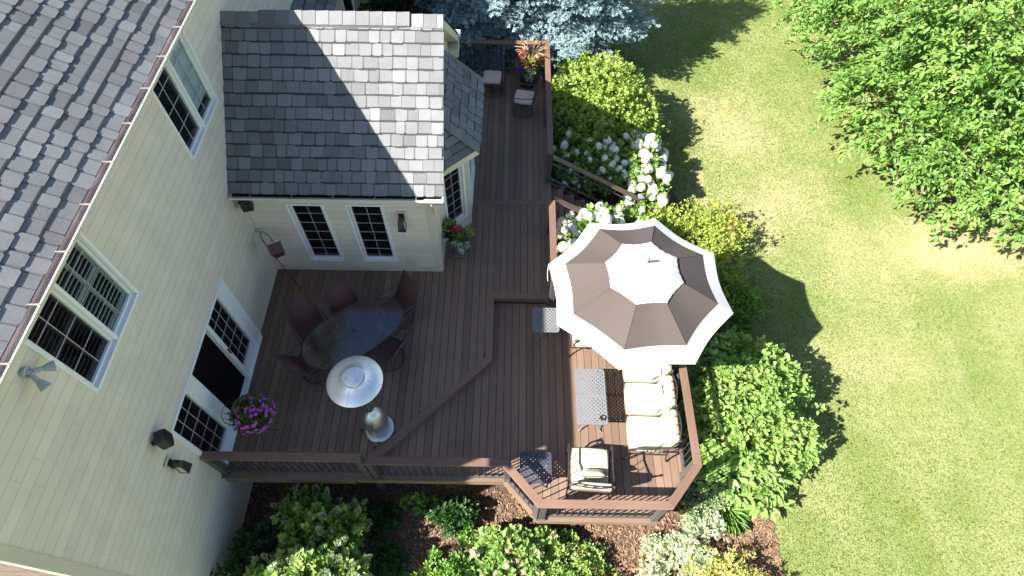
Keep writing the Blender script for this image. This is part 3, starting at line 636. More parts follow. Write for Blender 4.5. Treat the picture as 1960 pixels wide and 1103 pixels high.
shingles(mb, (E3[0], E3[1] + .015, 2.435), Vector((*E4, 0)) - Vector((*E3, 0)), (Vector((-ud.x, ud.y, 0)).cross(Vector((0, 0, 1))) * 0 + Vector((nd.x, -nd.y, 0)) * run + Vector((0, 0, .812 * bs))), ul, 6, Lq / 6, lambda s_: (lerp(0, ul - ua, s_ / Lq), lerp(ul, ul - ua, s_ / Lq)), tmean=.3)
mb.build('shingles', M['roof'], broof, HO)
mb = MB()
for (ex_, ey_, tx, ty) in ((E2[0], E2[1], *top[0][:2]), (E3[0], E3[1], *top[1][:2])):
    a = Vector((ex_ + .015, ey_, 2.46)); b = Vector((tx, ty, top[0][2] + .02)); d = (b - a).normalized(); sd = Vector((0, 0, 1)).cross(d).normalized(); k = 5
    for i in range(k):
        p = a.lerp(b, i / k); q = a.lerp(b, (i + 1.25) / k); up = Vector((0, 0, .03)); lo = Vector((0, 0, -.05)); tn = random.uniform(.4, .9)
        wv = .13
        mb.add([p + up, q + up * .5, q + sd * wv + lo, p + sd * wv + lo + up * .4, q - sd * wv + lo, p - sd * wv + lo + up * .4], [(0, 1, 2, 3), (0, 5, 4, 1)], tn)
mb.build('hip_cap', M['roof'], broof, HO)
mb = MB()
for q in band([(E1[0], E1[1] + .0), E2, E3, E4], .025): mb.prism(q, 2.27, 2.425)
fq = [(-1.467, 7.6), (-.70, 8.31), (-.70, 10.13), (-1.467, 10.85)]; mb.prism([*fq], 2.29, 2.31)
mb.build('fascia_board', M['trim'], house, HO)
# further wing seen past the ridge
mb = MB(); mb.box(W, -4.42, 12.0, 16.5, G, 2.25); mb.build('side_wall', M['siding'], house, HO)
rb = MB(); rb.hexa([(W, 11.6, 2.66), (-4.2, 11.6, 2.26), (-4.2, 17, 2.26), (W, 17, 2.66), (W, 11.6, 2.70), (-4.2, 11.6, 2.30), (-4.2, 17, 2.30), (W, 17, 2.70)]); r3 = rb.build('roof', M['roofdk'], house, HO)
mb = MB(); shingles(mb, (-4.19, 11.6, 2.30), (0, 1, 0), Vector((-.77, 0, .40)), 5.4, 4, .215); mb.build('shingles', M['roof'], r3, HO)
mb = MB(); F4 = Fr((-4.42, 0, 0), (0, 1, 0), (1, 0, 0)); casing(mb, F4, 14.2, 15.2, .6, 1.9, .07, 0, .03); wq = mb.build('window', M['white'], house, HO)
mb = MB(); F4.box(mb, 14.27, 15.13, .67, 1.83, 0, .01); mb.build('pane', M['glass'], wq, HO)

# ------------------------------------------------------------------ wall-mounted things
fl = root('floodlight', 'grey twin-head floodlight fixed high on the beige wall beside the left upper window', 'light', (W + .02, 2.49, 4.87))
O = (W + .02, 2.49, 4.87)
mb = MB(); mb.tube([(W + .01, 2.49, 4.87), (W + .05, 2.49, 4.87)], .06, 16); mb.build('base_plate', M['plastic'], fl, O)
for (q, nm) in (((-4.72, 2.66, 4.72), 1), ((-4.74, 2.37, 4.72), 2)):
    a = Vector((W + .05, 2.49, 4.87)); b = Vector(q); d = (b - a).normalized()
    mb = MB(); mb.tube([a, a + d * .05], .016, 8); mb.tube([a + d * .05, a + d * .13], .028, 12); mb.tube([a + d * .13, a + d * .17, a + d * .23], [.028, .045, .06], 16, cap=False)
    h = mb.build('lamp_head', M['plastic'], fl, O)
    mb = MB(); mb.tube([a + d * .222, a + d * .224], .056, 16); mb.build('lens', M['chrome'], h, O)
def wall_speaker(loc, rz, label):
    s_ = root('wall_speaker', label, 'speaker', loc, rz)
    mb = MB(); mb.box(.07, .22, -.10, .10, -.13, .13); b = mb.build('cabinet', M['spk'], s_, bevel=.02)
    mb = MB(); mb.box(.222, .232, -.09, .09, -.12, .12); mb.build('grille', M['lampblk'], s_, bevel=.008)
    mb = MB(); mb.tube([(0, 0, 0), (.02, 0, 0)], .035, 12); mb.tube([(.02, 0, 0), (.08, 0, 0)], .012, 8); mb.build('bracket', M['lampblk'], s_)
wall_speaker((W + .015, 2.58, 2.30), R(28), 'black speaker bracketed on the beige wall left of the sliding door, above the wall lantern')
wall_speaker((-4.80, 7.10, 2.27), R(-75), 'black speaker tucked under the wing gutter in the corner of the two walls')
def lantern(loc, rz, label):
    t = root('wall_lantern', label, 'lantern', loc, rz, 'wall lanterns')
    mb = MB(); mb.box(0, .02, -.085, .085, -.14, .14); mb.build('mounting_block', M['trim'], t, bevel=.004)
    mb = MB(); mb.box(.02, .04, -.05, .05, -.08, .10); mb.tube([(.04, 0, .02), (.09, 0, .08), (.13, 0, .07)], .012, 8); mb.build('bracket', M['lampblk'], t, bevel=.004)
    mb = MB(); c = .14; mb.hexa([(c - .055, -.055, .02), (c + .055, -.055, .02), (c + .055, .055, .02), (c - .055, .055, .02), (c - .03, -.03, .075), (c + .03, -.03, .075), (c + .03, .03, .075), (c - .03, .03, .075)]); mb.box(c - .03, c + .03, -.03, .03, .075, .12); mb.build('hood', M['lampblk'], t)
    mb = MB()
    for sx in (-1, 1):
        for sy in (-1, 1): mb.tube([(c + sx * .05, sy * .05, .02), (c + sx * .068, sy * .068, -.22)], .0055, 6)
    for zz, r in ((-.22, .068), (.018, .052)): mb.tube([(c - r, -r, zz), (c + r, -r, zz), (c + r, r, zz), (c - r, r, zz)], .0055, 6, closed=True)
    mb.build('cage', M['lampblk'], t)
    mb = MB(); q = [(c - .05, -.05), (c + .05, -.05), (c + .05, .05), (c - .05, .05)]; q2 = [(c - .065, -.065), (c + .065, -.065), (c + .065, .065), (c - .065, .065)]
    mb.add([(x, y, .015) for x, y in q] + [(x, y, -.215) for x, y in q2], [(i, (i + 1) % 4, 4 + (i + 1) % 4, 4 + i) for i in range(4)]); mb.build('glass', M['lglass'], t)
lantern((W + .016, 2.47, 1.72), 0, 'black open-cage wall lantern on the long beige wall below the speaker')
lantern((-2.07, 7.125, 1.79), R(-90), 'black wall lantern on the wing wall, right of its two tall windows')
mb = MB(); FB.box(mb, -2.16, -1.99, .24, .41, .014, .03); t = root('outdoor_socket', 'small white weatherproof socket low on the wing wall under the lantern', 'socket', (-2.07, 7.12, .32)); mb.build('plate', M['trim'], t, (-2.07, 7.12, .32), bevel=.004)
mb = MB(); FB.box(mb, -2.11, -2.03, .29, .36, .03, .07); mb.build('cover', M['greyst'], t, (-2.07, 7.12, .32), bevel=.008)
t = root('meter_box', 'pale plastic box on the beige wall beside the red birdhouse', 'box', (W + .01, 6.95, 1.25)); mb = MB(); FM.box(mb, 6.85, 7.02, 1.13, 1.38, .014, .09); mb.build('case', mat('pale_plastic', (.60, .64, .48), .5), t, (W + .01, 6.95, 1.25), bevel=.012)
mb = MB(); FM.box(mb, 6.87, 7.0, 1.15, 1.36, .091, .10); mb.build('cover', mat('pale_plastic_lid', (.60, .64, .50), .4), t, (W + .01, 6.95, 1.25), bevel=.004)

# ------------------------------------------------------------------ deck
DO = (0, 6, G)
deck = root('deck', 'brown composite deck on two levels with a clipped-corner bay', 'deck', DO)
UB = [(.77, 6.45), (-.355, 6.45), (-.350, 5.045), (-2.41, 3.00)]     # outer edge of the upper level above the lower one
ui = offset_path(UB[::-1] , .14)[::-1]                               # inner edge of its border
def ylo(x):
    if x < -2.42: return 2.86
    if x < ui[2].x: return lerp(3.10, ui[2].y, (x + 2.52) / (ui[2].x + 2.52))
    return 6.59 if x < .75 else 6.59
mb = MB(); gp = .0085
def strip(x0, x1, ya, yb, z0, z1, bev=None):
    """board with slanted ends: ya, yb are (at x0, at x1)"""
    t = min(1.2, max(-.2, random.gauss(.5, .38)))
    mb.hexa([(x0, ya[0], z0), (x1, ya[1], z0), (x1, yb[1], z0), (x0, yb[0], z0), (x0, ya[0], z1), (x1, ya[1], z1), (x1, yb[1], z1), (x0, yb[0], z1)], t, (0, 1, 0))
x = W + .03
while x < .748:
    x0, x1 = x, min(x + CW - gp, .748); xm = (x0 + x1) / 2; lo = (ylo(x0), ylo(x1))
    if lo[0] > lo[1] + .5: lo = (lo[1], lo[1])
    if xm < -1.467: tops = [(7.10, 7.10)]
    elif xm < -.93: tops = [(7.9 + (x0 + 1.467) * 1.024, 7.9 + (x1 + 1.467) * 1.024)]
    else: tops = None
    if tops:
        strip(x0, x1, lo, tops[0], -.025, 0)
        if xm > -2.6: strip(x0, x1, (11.3, 11.3) if xm < -1.467 else (10.56 - (x0 + 1.467), 10.56 - (x1 + 1.467)), (13.55, 13.55), -.025, 0)
    else:
        strip(x0, x1, lo, (8.975, 8.975), -.025, 0); strip(x0, x1, (9.125, 9.125), (13.55, 13.55), -.025, 0)
    x += CW
mb.box(-.925, .748, 8.98, 9.12, -.025, .003, .45)
mb.box(.753, .893, 6.46, 13.69, -.025, .003, .5); mb.box(-2.6, .748, 13.555, 13.69, -.025, .003, .5)
mb.build('upper_floor', M['deck'], deck, DO)
mb = MB()
for q in band(UB[::-1], .14): mb.prism(q, -.026, .004, .45, (q[1] - q[0]).to_3d())
mb.box(W + .01, -2.36, 2.725, 2.86, -.026, .003, .4); mb.build('step_border', M['deck'], deck, DO)
mb = MB()
for q in band(offset_path(UB[::-1], .018), .02): mb.prism(q, -.17, -.027, .4, (q[1] - q[0]).to_3d())
mb.build('step_riser', M['deck'], deck, DO)
LP = [(-2.70, 2.775), (-.095, 2.775), (.505, 2.125), (2.565, 2.125), (3.165, 2.82), (3.165, 5.95), (2.57, 6.62), (.83, 6.62)]
li = offset_path(LP, .14)
def f_lo(x):
    P = li
    for a, b in ((0, 1), (1, 2), (2, 3), (3, 4)):
        if x <= P[b].x: return lerp(P[a].y, P[b].y, (x - P[a].x) / (P[b].x - P[a].x))
    return P[4].y
def f_hi(x):
    if x < -.52: return min(6.4, lerp(3.10, 5.20, (x + 2.41) / 2.06))
    if x < .8: return 6.44
    if x > li[6].x: return lerp(li[6].y, li[5].y, (x - li[6].x) / (li[5].x - li[6].x))
    return li[6].y
mb = MB(); x = -2.39
while x < li[4].x - .01:
    x0, x1 = x, min(x + CW - gp, li[4].x - .003); strip(x0, x1, (f_lo(x0), f_lo(x1)), (f_hi(x0), f_hi(x1)), LO - .025, LO); x += CW
mb.build('lower_floor', M['deck'], deck, DO)
mb = MB()
for q in band(LP, .14): mb.prism(q, LO - .026, LO + .004, None, (q[1] - q[0]).to_3d())
mb.build('edge_border', M['deck'], deck, DO)
mb = MB()
for q in band(offset_path(LP, .02), .03): mb.prism(q, LO - .27, LO - .027, None, (q[1] - q[0]).to_3d())
mb.box(W + .01, -2.70, 2.745, 2.775, -.32, -.027); mb.box(.86, .885, 6.62, 13.66, -.32, -.026); mb.box(-3, .86, 13.66, 13.685, -.32, -.026)
mb.build('fascia_board', M['fascia'], deck, DO)
mb = MB()
for (px, py) in ((-2.4, 2.95), (.0, 3.0), (.65, 2.4), (2.4, 2.4), (2.95, 3.0), (2.95, 5.8), (.7, 8.2), (.7, 9.8), (.7, 13.4), (-1.2, 13.4)): mb.box(px - .07, px + .07, py - .07, py + .07, G, LO - .05)
mb.box(W + .1, 2.9, 3.05, 3.09, -.4, -.2); mb.build('support_post', M['post'], deck, DO)
# solid dark blocks added under the boards so that gaps read dark
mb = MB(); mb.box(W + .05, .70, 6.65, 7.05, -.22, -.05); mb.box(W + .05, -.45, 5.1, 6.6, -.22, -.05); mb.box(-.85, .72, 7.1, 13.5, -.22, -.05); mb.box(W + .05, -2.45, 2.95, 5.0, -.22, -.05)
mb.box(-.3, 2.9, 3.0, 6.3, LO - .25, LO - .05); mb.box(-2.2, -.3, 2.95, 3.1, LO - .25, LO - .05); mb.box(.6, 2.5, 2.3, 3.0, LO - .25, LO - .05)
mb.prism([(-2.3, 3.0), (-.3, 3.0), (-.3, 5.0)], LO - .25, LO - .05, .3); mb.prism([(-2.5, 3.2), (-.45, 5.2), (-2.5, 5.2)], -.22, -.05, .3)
mb.build('gap_dark_fill', M['roofdk'], deck, DO)

# railings
def rail(label, quad, zb, n_posts, H_=.95, gap=.118, cat='railing', skip=0):
    """quad = mitred cap outline (outer a, outer b, inner b, inner a)"""
    a, b, c, d = [Vector((q[0], q[1])) for q in quad]; m0 = (a + d) / 2; m1 = (b + c) / 2; mid = (m0 + m1) / 2
    t = (m1 - m0); L_ = t.length; t.normalize(); nrm = Vector((-t.y, t.x)); O = (mid.x, mid.y, zb)
    rt = root('deck_railing', label, cat, O, 0, 'deck railing sections')
    mb = MB(); mb.prism([a, b, c, d], zb + H_ - .035, zb + H_, None, t.to_3d()); mb.build('top_rail', M['cap'], rt, O, bevel=.005)
    def bar(mb, p0, p1, w_, z0, z1): mb.prism([p0 - nrm * w_, p1 - nrm * w_, p1 + nrm * w_, p0 + nrm * w_], z0, z1)
    mb = MB(); bar(mb, m0 + t * .03, m1 - t * .03, .02, zb + H_ - .09, zb + H_ - .036); mb.build('under_rail', M['post'], rt, O)
    mb = MB(); bar(mb, m0 + t * .03, m1 - t * .03, .022, zb + .07, zb + .12); mb.build('bottom_rail', M['post'], rt, O)
    for fpos in n_posts:
        p = m0 + t * (fpos * L_); mb = MB(); r = .052
        mb.prism([p - t * r - nrm * r, p + t * r - nrm * r, p + t * r + nrm * r, p - t * r + nrm * r], zb + .004, zb + H_ - .036); r = .068
        mb.prism([p - t * r - nrm * r, p + t * r - nrm * r, p + t * r + nrm * r, p - t * r + nrm * r], zb + .004, zb + .05)
        mb.build('post', M['post'], rt, O, bevel=.003)
    k = int((L_ - .12) / gap); base = MB(); me = None
    for i in range(k + 1):
        s_ = (L_ - k * gap) / 2 + i * gap
        if any(abs(s_ - f * L_) < .07 for f in n_posts): continue
        p = m0 + t * s_
        if me is None:
            base.tube([(0, 0, .10), (0, 0, H_ - .06)], .0105, 6, cap=False); o = base.build('baluster', M['bal'], rt); me = o.data
        else: o = bpy.data.objects.new('baluster', me); COL.objects.link(o); o.parent = rt
        o.location = (p.x - O[0], p.y - O[1], 0)
    return rt
rail('dark straight railing section running from the house wall beside the sliding door', [(W + .03, 2.765), (-2.385, 2.765), (-2.385, 2.905), (W + .03, 2.905)], 0, (.02, .985))
rail('straight shaded railing section between the patio heater and the bay, one step lower', [(-2.40, 2.775), (.02, 2.775), (.02, 2.91), (-2.34, 2.91)], LO, (.03, .985))
bp = band([(-.10, 2.775), (.475, 2.14), (2.585, 2.14), (3.15, 2.825), (3.15, 5.93), (2.56, 6.60), (.83, 6.60)], .135)
rail('short angled railing section at the bay corner beside the dark side table', [bp[0][0], bp[0][1], bp[0][2], bp[0][3]], LO, (.965,), H_=.946)
rail('sunlit railing section behind the single cushioned armchair', bp[1], LO, (.03, .965))
rail('sunlit diagonal railing section at the bay corner beside the end of the sofa', bp[2], LO, ())
rail('long railing section running behind the sofa beside the big shrub', bp[3], LO, (.02, .55, .98))
rail('diagonal railing section hidden mostly beneath the umbrella', bp[4], LO, ())
rail('railing section closing the bay beneath the umbrella', bp[5], LO, (.5,))
rail('railing section between the stairs and the umbrella, half in sun', [(.89, 6.30), (.89, 8.30), (.755, 8.30), (.755, 6.30)], 0, (.04, .96))
rail('long railing section beside the round hedge at the far walkway', [(.89, 9.66), (.89, 13.69), (.755, 13.555), (.755, 9.66)], 0, (.012, .5, .97))
rail('far end railing section below the blue spruce branches', [(.89, 13.69), (-2.6, 13.69), (-2.6, 13.555), (.755, 13.555)], 0, (.5,))
# stairs
st = root('deck_stairs', 'brown steps going down from the deck between the white hydrangeas', 'stairs', (.9, 9, G)); SO = (.9, 9, G)
for i in range(1, 7):
    z = -i * 1.35 / 7; x0 = .90 + (i - 1) * .285
    mb = MB(); mb.box(x0, x0 + .14, 8.33, 9.66, z - .028, z); mb.box(x0 + .147, x0 + .287, 8.33, 9.66, z - .028, z); mb.build('tread', M['deck'], st, SO)
    mb = MB(); mb.box(x0 - .02, x0 - .002, 8.33, 9.66, z, z + .165); mb.build('riser', M['deck'], st, SO)
for y in (8.29, 9.665): mb = MB(); mb.hexa([(.9, y, -.35), (2.62, y, G), (2.62, y + .035, G), (.9, y + .035, -.35), (.9, y, -.03), (2.75, y, -1.28), (2.75, y + .035, -1.28), (.9, y + .035, -.03)]); mb.build('stringer', M['post'], st, SO)
def stair_rail(y, label, zt=.95):
    O = (.9, y, 0); rt = root('stair_railing', label, 'railing', O, 0, 'stair railings'); x0, x1, z0, z1 = .88, 3.02, zt - .03, -.42
    mb = MB(); mb.hexa([(x0, y - .07, z0 - .035), (x1, y - .07, z1 - .035), (x1, y + .07, z1 - .035), (x0, y + .07, z0 - .035), (x0, y - .07, z0), (x1, y - .07, z1), (x1, y + .07, z1), (x0, y + .07, z0)], None, (1, 0, -.63)); mb.build('top_rail', M['cap'], rt, O, bevel=.004)
    mb = MB(); mb.hexa([(x0, y - .022, z0 - .75), (x1, y - .022, z1 - .75), (x1, y + .022, z1 - .75), (x0, y + .022, z0 - .75), (x0, y - .022, z0 - .70), (x1, y - .022, z1 - .70), (x1, y + .022, z1 - .70), (x0, y + .022, z0 - .70)]); mb.build('bottom_rail', M['post'], rt, O)
    mb = MB(); mb.tube([(x0, y - .10, z0 - .12), (x1, y - .10, z1 - .12)], .013, 8); mb.build('handrail', M['post'], rt, O)
    k = 17
    for i in range(1, k):
        xx = lerp(x0, x1, i / k); zz = lerp(z0, z1, i / k); mb = MB(); mb.tube([(xx, y, zz - .72), (xx, y, zz - .03)], .0105, 6, cap=False); mb.build('baluster', M['bal'], rt, O)
    mb = MB(); c = 3.08; mb.box(c - .055, c + .055, y - .055, y + .055, G, -.38); mb.build('newel_post', M['post'], rt, O, bevel=.003)
    mb = MB(); mb.box(c - .075, c + .075, y - .075, y + .075, -.38, -.35); mb.add([(c - .07, y - .07, -.35), (c + .07, y - .07, -.35), (c + .07, y + .07, -.35), (c - .07, y + .07, -.35), (c, y, -.28)], [(0, 1, 4), (1, 2, 4), (2, 3, 4), (3, 0, 4)]); mb.build('post_cap', M['tabmetal'], rt, O)
stair_rail(9.60, 'sloping stair railing with capped newel on the far side of the steps')
stair_rail(8.37, 'sloping stair railing on the near side of the steps, half buried in hydrangeas')

# ------------------------------------------------------------------ furniture
def rrect(x0, x1, y0, y1, r, k=5):
    P = []
    for cx, cy, a0 in ((x1 - r, y1 - r, 0), (x0 + r, y1 - r, 90), (x0 + r, y0 + r, 180), (x1 - r, y0 + r, 270)):
        for i in range(k + 1): a = R(a0 + 90 * i / k); P.append((cx + r * math.cos(a), cy + r * math.sin(a)))
    return P
def lattice_panel(mb, x0, x1, y0, y1, z, pitch=.053, wd=.0165):
    for sgn in (1, -1):
        zz = z + (0 if sgn > 0 else .002); rng_ = (x1 - x0) + (y1 - y0); c = -rng_
        while c < rng_:
            # line y = sgn*(x - x0) + y0 + c*sqrt2/..
            y_at = lambda x: (y0 if sgn > 0 else y1) + sgn * (x - x0) + c
            xa, xb = x0, x1
            if sgn > 0: xa = max(xa, x0 + (y0 - y0 - c)); xb = min(xb, x0 + (y1 - y0 - c))
            else: xa = max(xa, x0 + (c)); xb = min(xb, x0 + (y1 - y0 + c))
            if xb - xa > .01:
                p = Vector((xa, y_at(xa))); q = Vector((xb, y_at(xb))); d = (q - p).normalized(); n_ = Vector((-d.y, d.x)) * wd
                mb.prism([p - n_, q - n_, q + n_, p + n_], zz - .008, zz, .5)
            c += pitch * math.sqrt(2)
def lattice_table(name, label, cx, cy, sx, sy, z0, h, m, panels=1, group=None):
    t = root(name, label, 'table', (cx, cy, z0), 0, group)
    x, y, b = sx / 2, sy / 2, .032; out = rrect(-x, x, -y, y, .05); inn = rrect(-x + b, x - b, -y + b, y - b, .03); n = len(out); mb = MB()
    vs = [(p[0], p[1], h) for p in out] + [(p[0], p[1], h) for p in inn] + [(p[0], p[1], h - .022) for p in out] + [(p[0], p[1], h - .012) for p in inn]
    fs = []
    for i in range(n):
        j = (i + 1) % n; fs += [(i, j, n + j, n + i), (2 * n + i, 2 * n + j, j, i), (n + i, n + j, 3 * n + j, 3 * n + i), (3 * n + i, 3 * n + j, 2 * n + j, 2 * n + i)]
    mb.add(vs, fs)
    ys = np.linspace(-y + b, y - b, panels + 1)
    for a, c in zip(ys, ys[1:]): lattice_panel(mb, -x + b - .004, x - b + .004, a, c, h - .003)
    for c in ys[1:-1]: mb.box(-x + b, x - b, c - .028, c + .028, h - .012, h + .001)
    mb.build('table_top', m, t, bevel=.002)
    for sx_ in (-1, 1):
        for sy_ in (-1, 1):
            mb = MB(); px, py = sx_ * (x - .10), sy_ * (y - .08)
            mb.tube([(px, py, h - .02), (px * .72, py * .92, h * .66), (px * .60, py * .9, h * .42), (px * .85, py * .98, h * .16), (px * 1.12, py * 1.08, .012)], [.013, .013, .012, .012, .014], 8); mb.ball((px * 1.15, py * 1.09, .014), .018); mb.build('leg', m, t)
    mb = MB(); mb.tube([(-(x - .1) * .62, 0, h * .42), ((x - .1) * .62, 0, h * .42)], .009, 8)
    for s_ in (-1, 1): mb.tube([(s_ * (x - .1) * .62, -(y - .08) * .9, h * .42), (s_ * (x - .1) * .62, (y - .08) * .9, h * .42)], .009, 8)
    mb.build('stretcher', m, t); return t
lattice_table('coffee_table', 'long grey cast-metal lattice coffee table in sun beside the sofa', 1.48, 4.22, .545, 1.08, LO, .46, M['tabmetal'], 2)
lattice_table('side_table', 'square lattice side table at the umbrella edge, half in shade', .68, 5.765, .52, .54, LO, .52, M['tabmetal'], 1, 'lattice side tables')
lattice_table('side_table', 'dark lattice side table in the bay corner near the front railing', .458, 2.895, .54, .53, LO, .52, M['blkmetal'], 1, 'lattice side tables')
t = root('ashtray', 'small round metal ashtray on the corner of the coffee table', 'ashtray', (1.66, 3.80, LO + .462)); mb = MB(); mb.lathe([(0, .004), (.035, .004), (.045, .02), (.05, .02), (.042, 0), (0, 0)], seg=20); mb.build('bowl', M['iron'], t)
mb = MB(); mb.lathe([(.046, .018), (.053, .024), (.048, .022)], seg=20); mb.build('rim', M['iron'], t)

def cushion(mb, x0, x1, y0, y1, z0, z1, r=.04, puff=.01, k=8):
    """soft box: rounded, slightly puffed"""
    cx, cy, cz = (x0 + x1) / 2, (y0 + y1) / 2, (z0 + z1) / 2; hx, hy, hz = (x1 - x0) / 2, (y1 - y0) / 2, (z1 - z0) / 2; vs = []; fs = []; N = k + 1
    def pt(u, v, w_):
        p = Vector((u, v, w_)); l4 = (abs(u) ** 5 + abs(v) ** 5 + abs(w_) ** 5) ** .2; mx = max(abs(u), abs(v), abs(w_)); q = p * (mx / l4) if l4 else p
        q = p.lerp(q, .55); pf = puff * (1 - u * u) * (1 - v * v)
        return (cx + q.x * hx, cy + q.y * hy, cz + q.z * hz + (pf if w_ > .99 else -pf * .3 if w_ < -.99 else 0))
    for ax in range(3):
        for s_ in (-1, 1):
            o = len(vs)
            for i in range(N):
                for j in range(N):
                    a, b = -1 + 2 * i / k, -1 + 2 * j / k; c = [0, 0, 0]; c[ax] = s_; c[(ax + 1) % 3] = a; c[(ax + 2) % 3] = b; vs.append(pt(*c))
            for i in range(k):
                for j in range(k):
                    f = (o + i * N + j, o + (i + 1) * N + j, o + (i + 1) * N + j + 1, o + i * N + j + 1); fs.append(f if s_ > 0 else f[::-1])
    mb.add(vs, fs, .5, smooth=True)
def piping(x0, x1, y0, y1, z, r=.005, rr=.05):
    mb = MB(); mb.tube([(px, py, z) for px, py in rrect(x0, x1, y0, y1, rr)], r, 6, closed=True); return mb
def xf(mb, mtx): mb.v = [tuple(mtx @ Vector(p)) for p in mb.v]; return mb
def seat_unit(rt, x0, x1, y0, y1, zs, cush='cushion', back='cushback', backdir=1, pillow=None, wb=.18, hb=.46, name='seat_cushion'):
    """seat + back cushion; seat faces -y*backdir, back at the +y*backdir side (local)"""
    e = .008; mb = MB(); cushion(mb, x0 + e, x1 - e, y0, y1, zs - .13, zs); s_ = mb.build(name, M[cush], rt)
    piping(x0 + e + .006, x1 - e - .006, y0 + .006, y1 - .006, zs - .018).build('piping', M['pipe'], s_)
    yb = y1 if backdir > 0 else y0; tilt = -.22 * backdir; MT = Matrix.Translation((0, yb - .08 * backdir, zs - .03)) @ Matrix.Rotation(tilt, 4, 'X')
    mb = MB(); a, b = (0, .14) if backdir > 0 else (-.14, 0); cushion(mb, x0 + e, x1 - e, a, b, 0, hb, puff=0); xf(mb, MT); bk = mb.build('back_cushion', M[cush], rt)
    yr = b + .004 if backdir > 0 else a - .004
    mb = MB(); cushion(mb, x0 + e + .01, x1 - e - .01, min(yr, yr - .05 * backdir), max(yr, yr - .05 * backdir), .01, hb - .004, puff=0); xf(mb, MT); mb.build('back_panel', M[back], bk)
    mb = MB(); yf = .01 if backdir > 0 else -.01
    mb.tube([(px, yf, pz) for px, pz in rrect(x0 + e + .012, x1 - e - .012, .012, hb - .012, .04)], .005, 6, closed=True); xf(mb, MT); mb.build('piping', M['pipe'], bk)

def arm(rt, x, y0, y1, zs, zf, d=1):
    """scrolled arm + two legs, local; y0 = front, y1 = back (d = +1 when back is at +y)"""
    mb = MB(); P = [(x, y0 + .05 * d, zs - .16), (x, y0 - .01 * d, zs - .02), (x, y0 + .01 * d, zs + .14), (x, y0 + .07 * d, zs + .19), (x, lerp(y0, y1, .55), zs + .20), (x, y1 + .02 * d, zs + .30)]
    mb.tube(P, .016, 8); mb.tube([(x, y0 + .01 * d + .05 * math.cos(a) * d * -1 + .03 * d, zs + .14 + .045 * math.sin(a)) for a in np.linspace(0, 5, 12)], .009, 6)
    mb.ball((x, y0 + .03 * d, zs + .13), .022)
    for f in (.3, .5, .7): yy = lerp(y0, y1, f); mb.tube([(x, yy, zs - .14), (x, yy + .03 * d, zs + .03), (x, yy, zs + .20)], .007, 6)
    mb.build('arm', M['iron'], rt)
    for yy, sp in ((y0 + .04 * d, -1), (y1 - .02 * d, 1)):
        mb = MB(); mb.tube([(x, yy, zs - .13), (x, yy + .015 * d * sp, zf + (zs - zf) * .35), (x, yy + .06 * d * sp, zf + .02)], [.017, .014, .016], 8); mb.ball((x, yy + .065 * d * sp, zf + .022), .022); mb.build('leg', M['iron'], rt)
def frame_rails(rt, x0, x1, y0, y1, zs):
    mb = MB(); mb.tube([(px, py, zs - .15) for px, py in rrect(x0, x1, y0, y1, .04)], .014, 8, closed=True)
    for f in (.33, .66): yy = lerp(y0, y1, f); mb.tube([(x0, yy, zs - .15), (x1, yy, zs - .15)], .008, 6)
    mb.build('seat_frame', M['iron'], rt)
def back_hoop(rt, x0, x1, y, zs, d, hb=.52, bul=.09):
    mb = MB(); T = .22 * d; n = 14; P = []
    for i in range(n + 1):
        f = i / n; u = lerp(x0, x1, f); b = math.sin(PI * f); P.append((u, y + d * (.10 + .04 + bul * b * .55), zs + hb - .03 + .05 * b))
    mb.tube(P, .012, 8)
    for f in (.0, .25, .5, .75, 1.0): u = lerp(x0, x1, f); b = math.sin(PI * f); mb.tube([(u, y + d * .02, zs - .14), (u, y + d * .07, zs + .2), (u, y + d * (.14 + bul * b * .55), zs + hb - .03 + .05 * b)], .009 if 0 < f < 1 else .014, 6)
    for f in (0, 1): u = lerp(x0, x1, f); mb.ball((u, y + d * .15, zs + hb + .0), .024)
    mb.build('back_frame', M['iron'], rt)
def pillow(label, cx, cy, cz, rz, rx, w_=.42, h=.30, t_=.11, m='cushion'):
    o = root('pillow', label, 'pillow', (cx, cy, cz)); o.rotation_euler = (rx, 0, rz); mb = MB(); N = 10; vs = []; fs = []
    for s_ in (1, -1):
        b = len(vs)
        for i in range(N + 1):
            for j in range(N + 1):
                u, v = -1 + 2 * i / N, -1 + 2 * j / N; k = max(0, (1 - u ** 4) * (1 - v ** 4)) ** .6; pin = 1 - .07 * (1 - abs(u)) * abs(v) ** 2 - .0
                vs.append((u * w_ / 2 * (1 - .06 * (1 - v * v)), s_ * k * t_ / 2, v * h / 2 * (1 - .06 * (1 - u * u)) + h / 2))
        for i in range(N):
            for j in range(N): f = (b + i * (N + 1) + j, b + (i + 1) * (N + 1) + j, b + (i + 1) * (N + 1) + j + 1, b + i * (N + 1) + j + 1); fs.append(f if s_ < 0 else f[::-1])
    mb.add(vs, fs, smooth=True); c = mb.build('cover', M[m], o)
    mb = MB(); E_ = []
    for k in range(40):
        a = 2 * PI * k / 40; u, v = math.cos(a), math.sin(a); q = max(abs(u), abs(v)); u, v = u / q, v / q; E_.append((u * w_ / 2 * (1 - .06 * (1 - v * v)), 0, v * h / 2 * (1 - .06 * (1 - u * u)) + h / 2))
    mb.tube(E_, .006, 6, closed=True); mb.build('piping', M['pipe'], c); return o
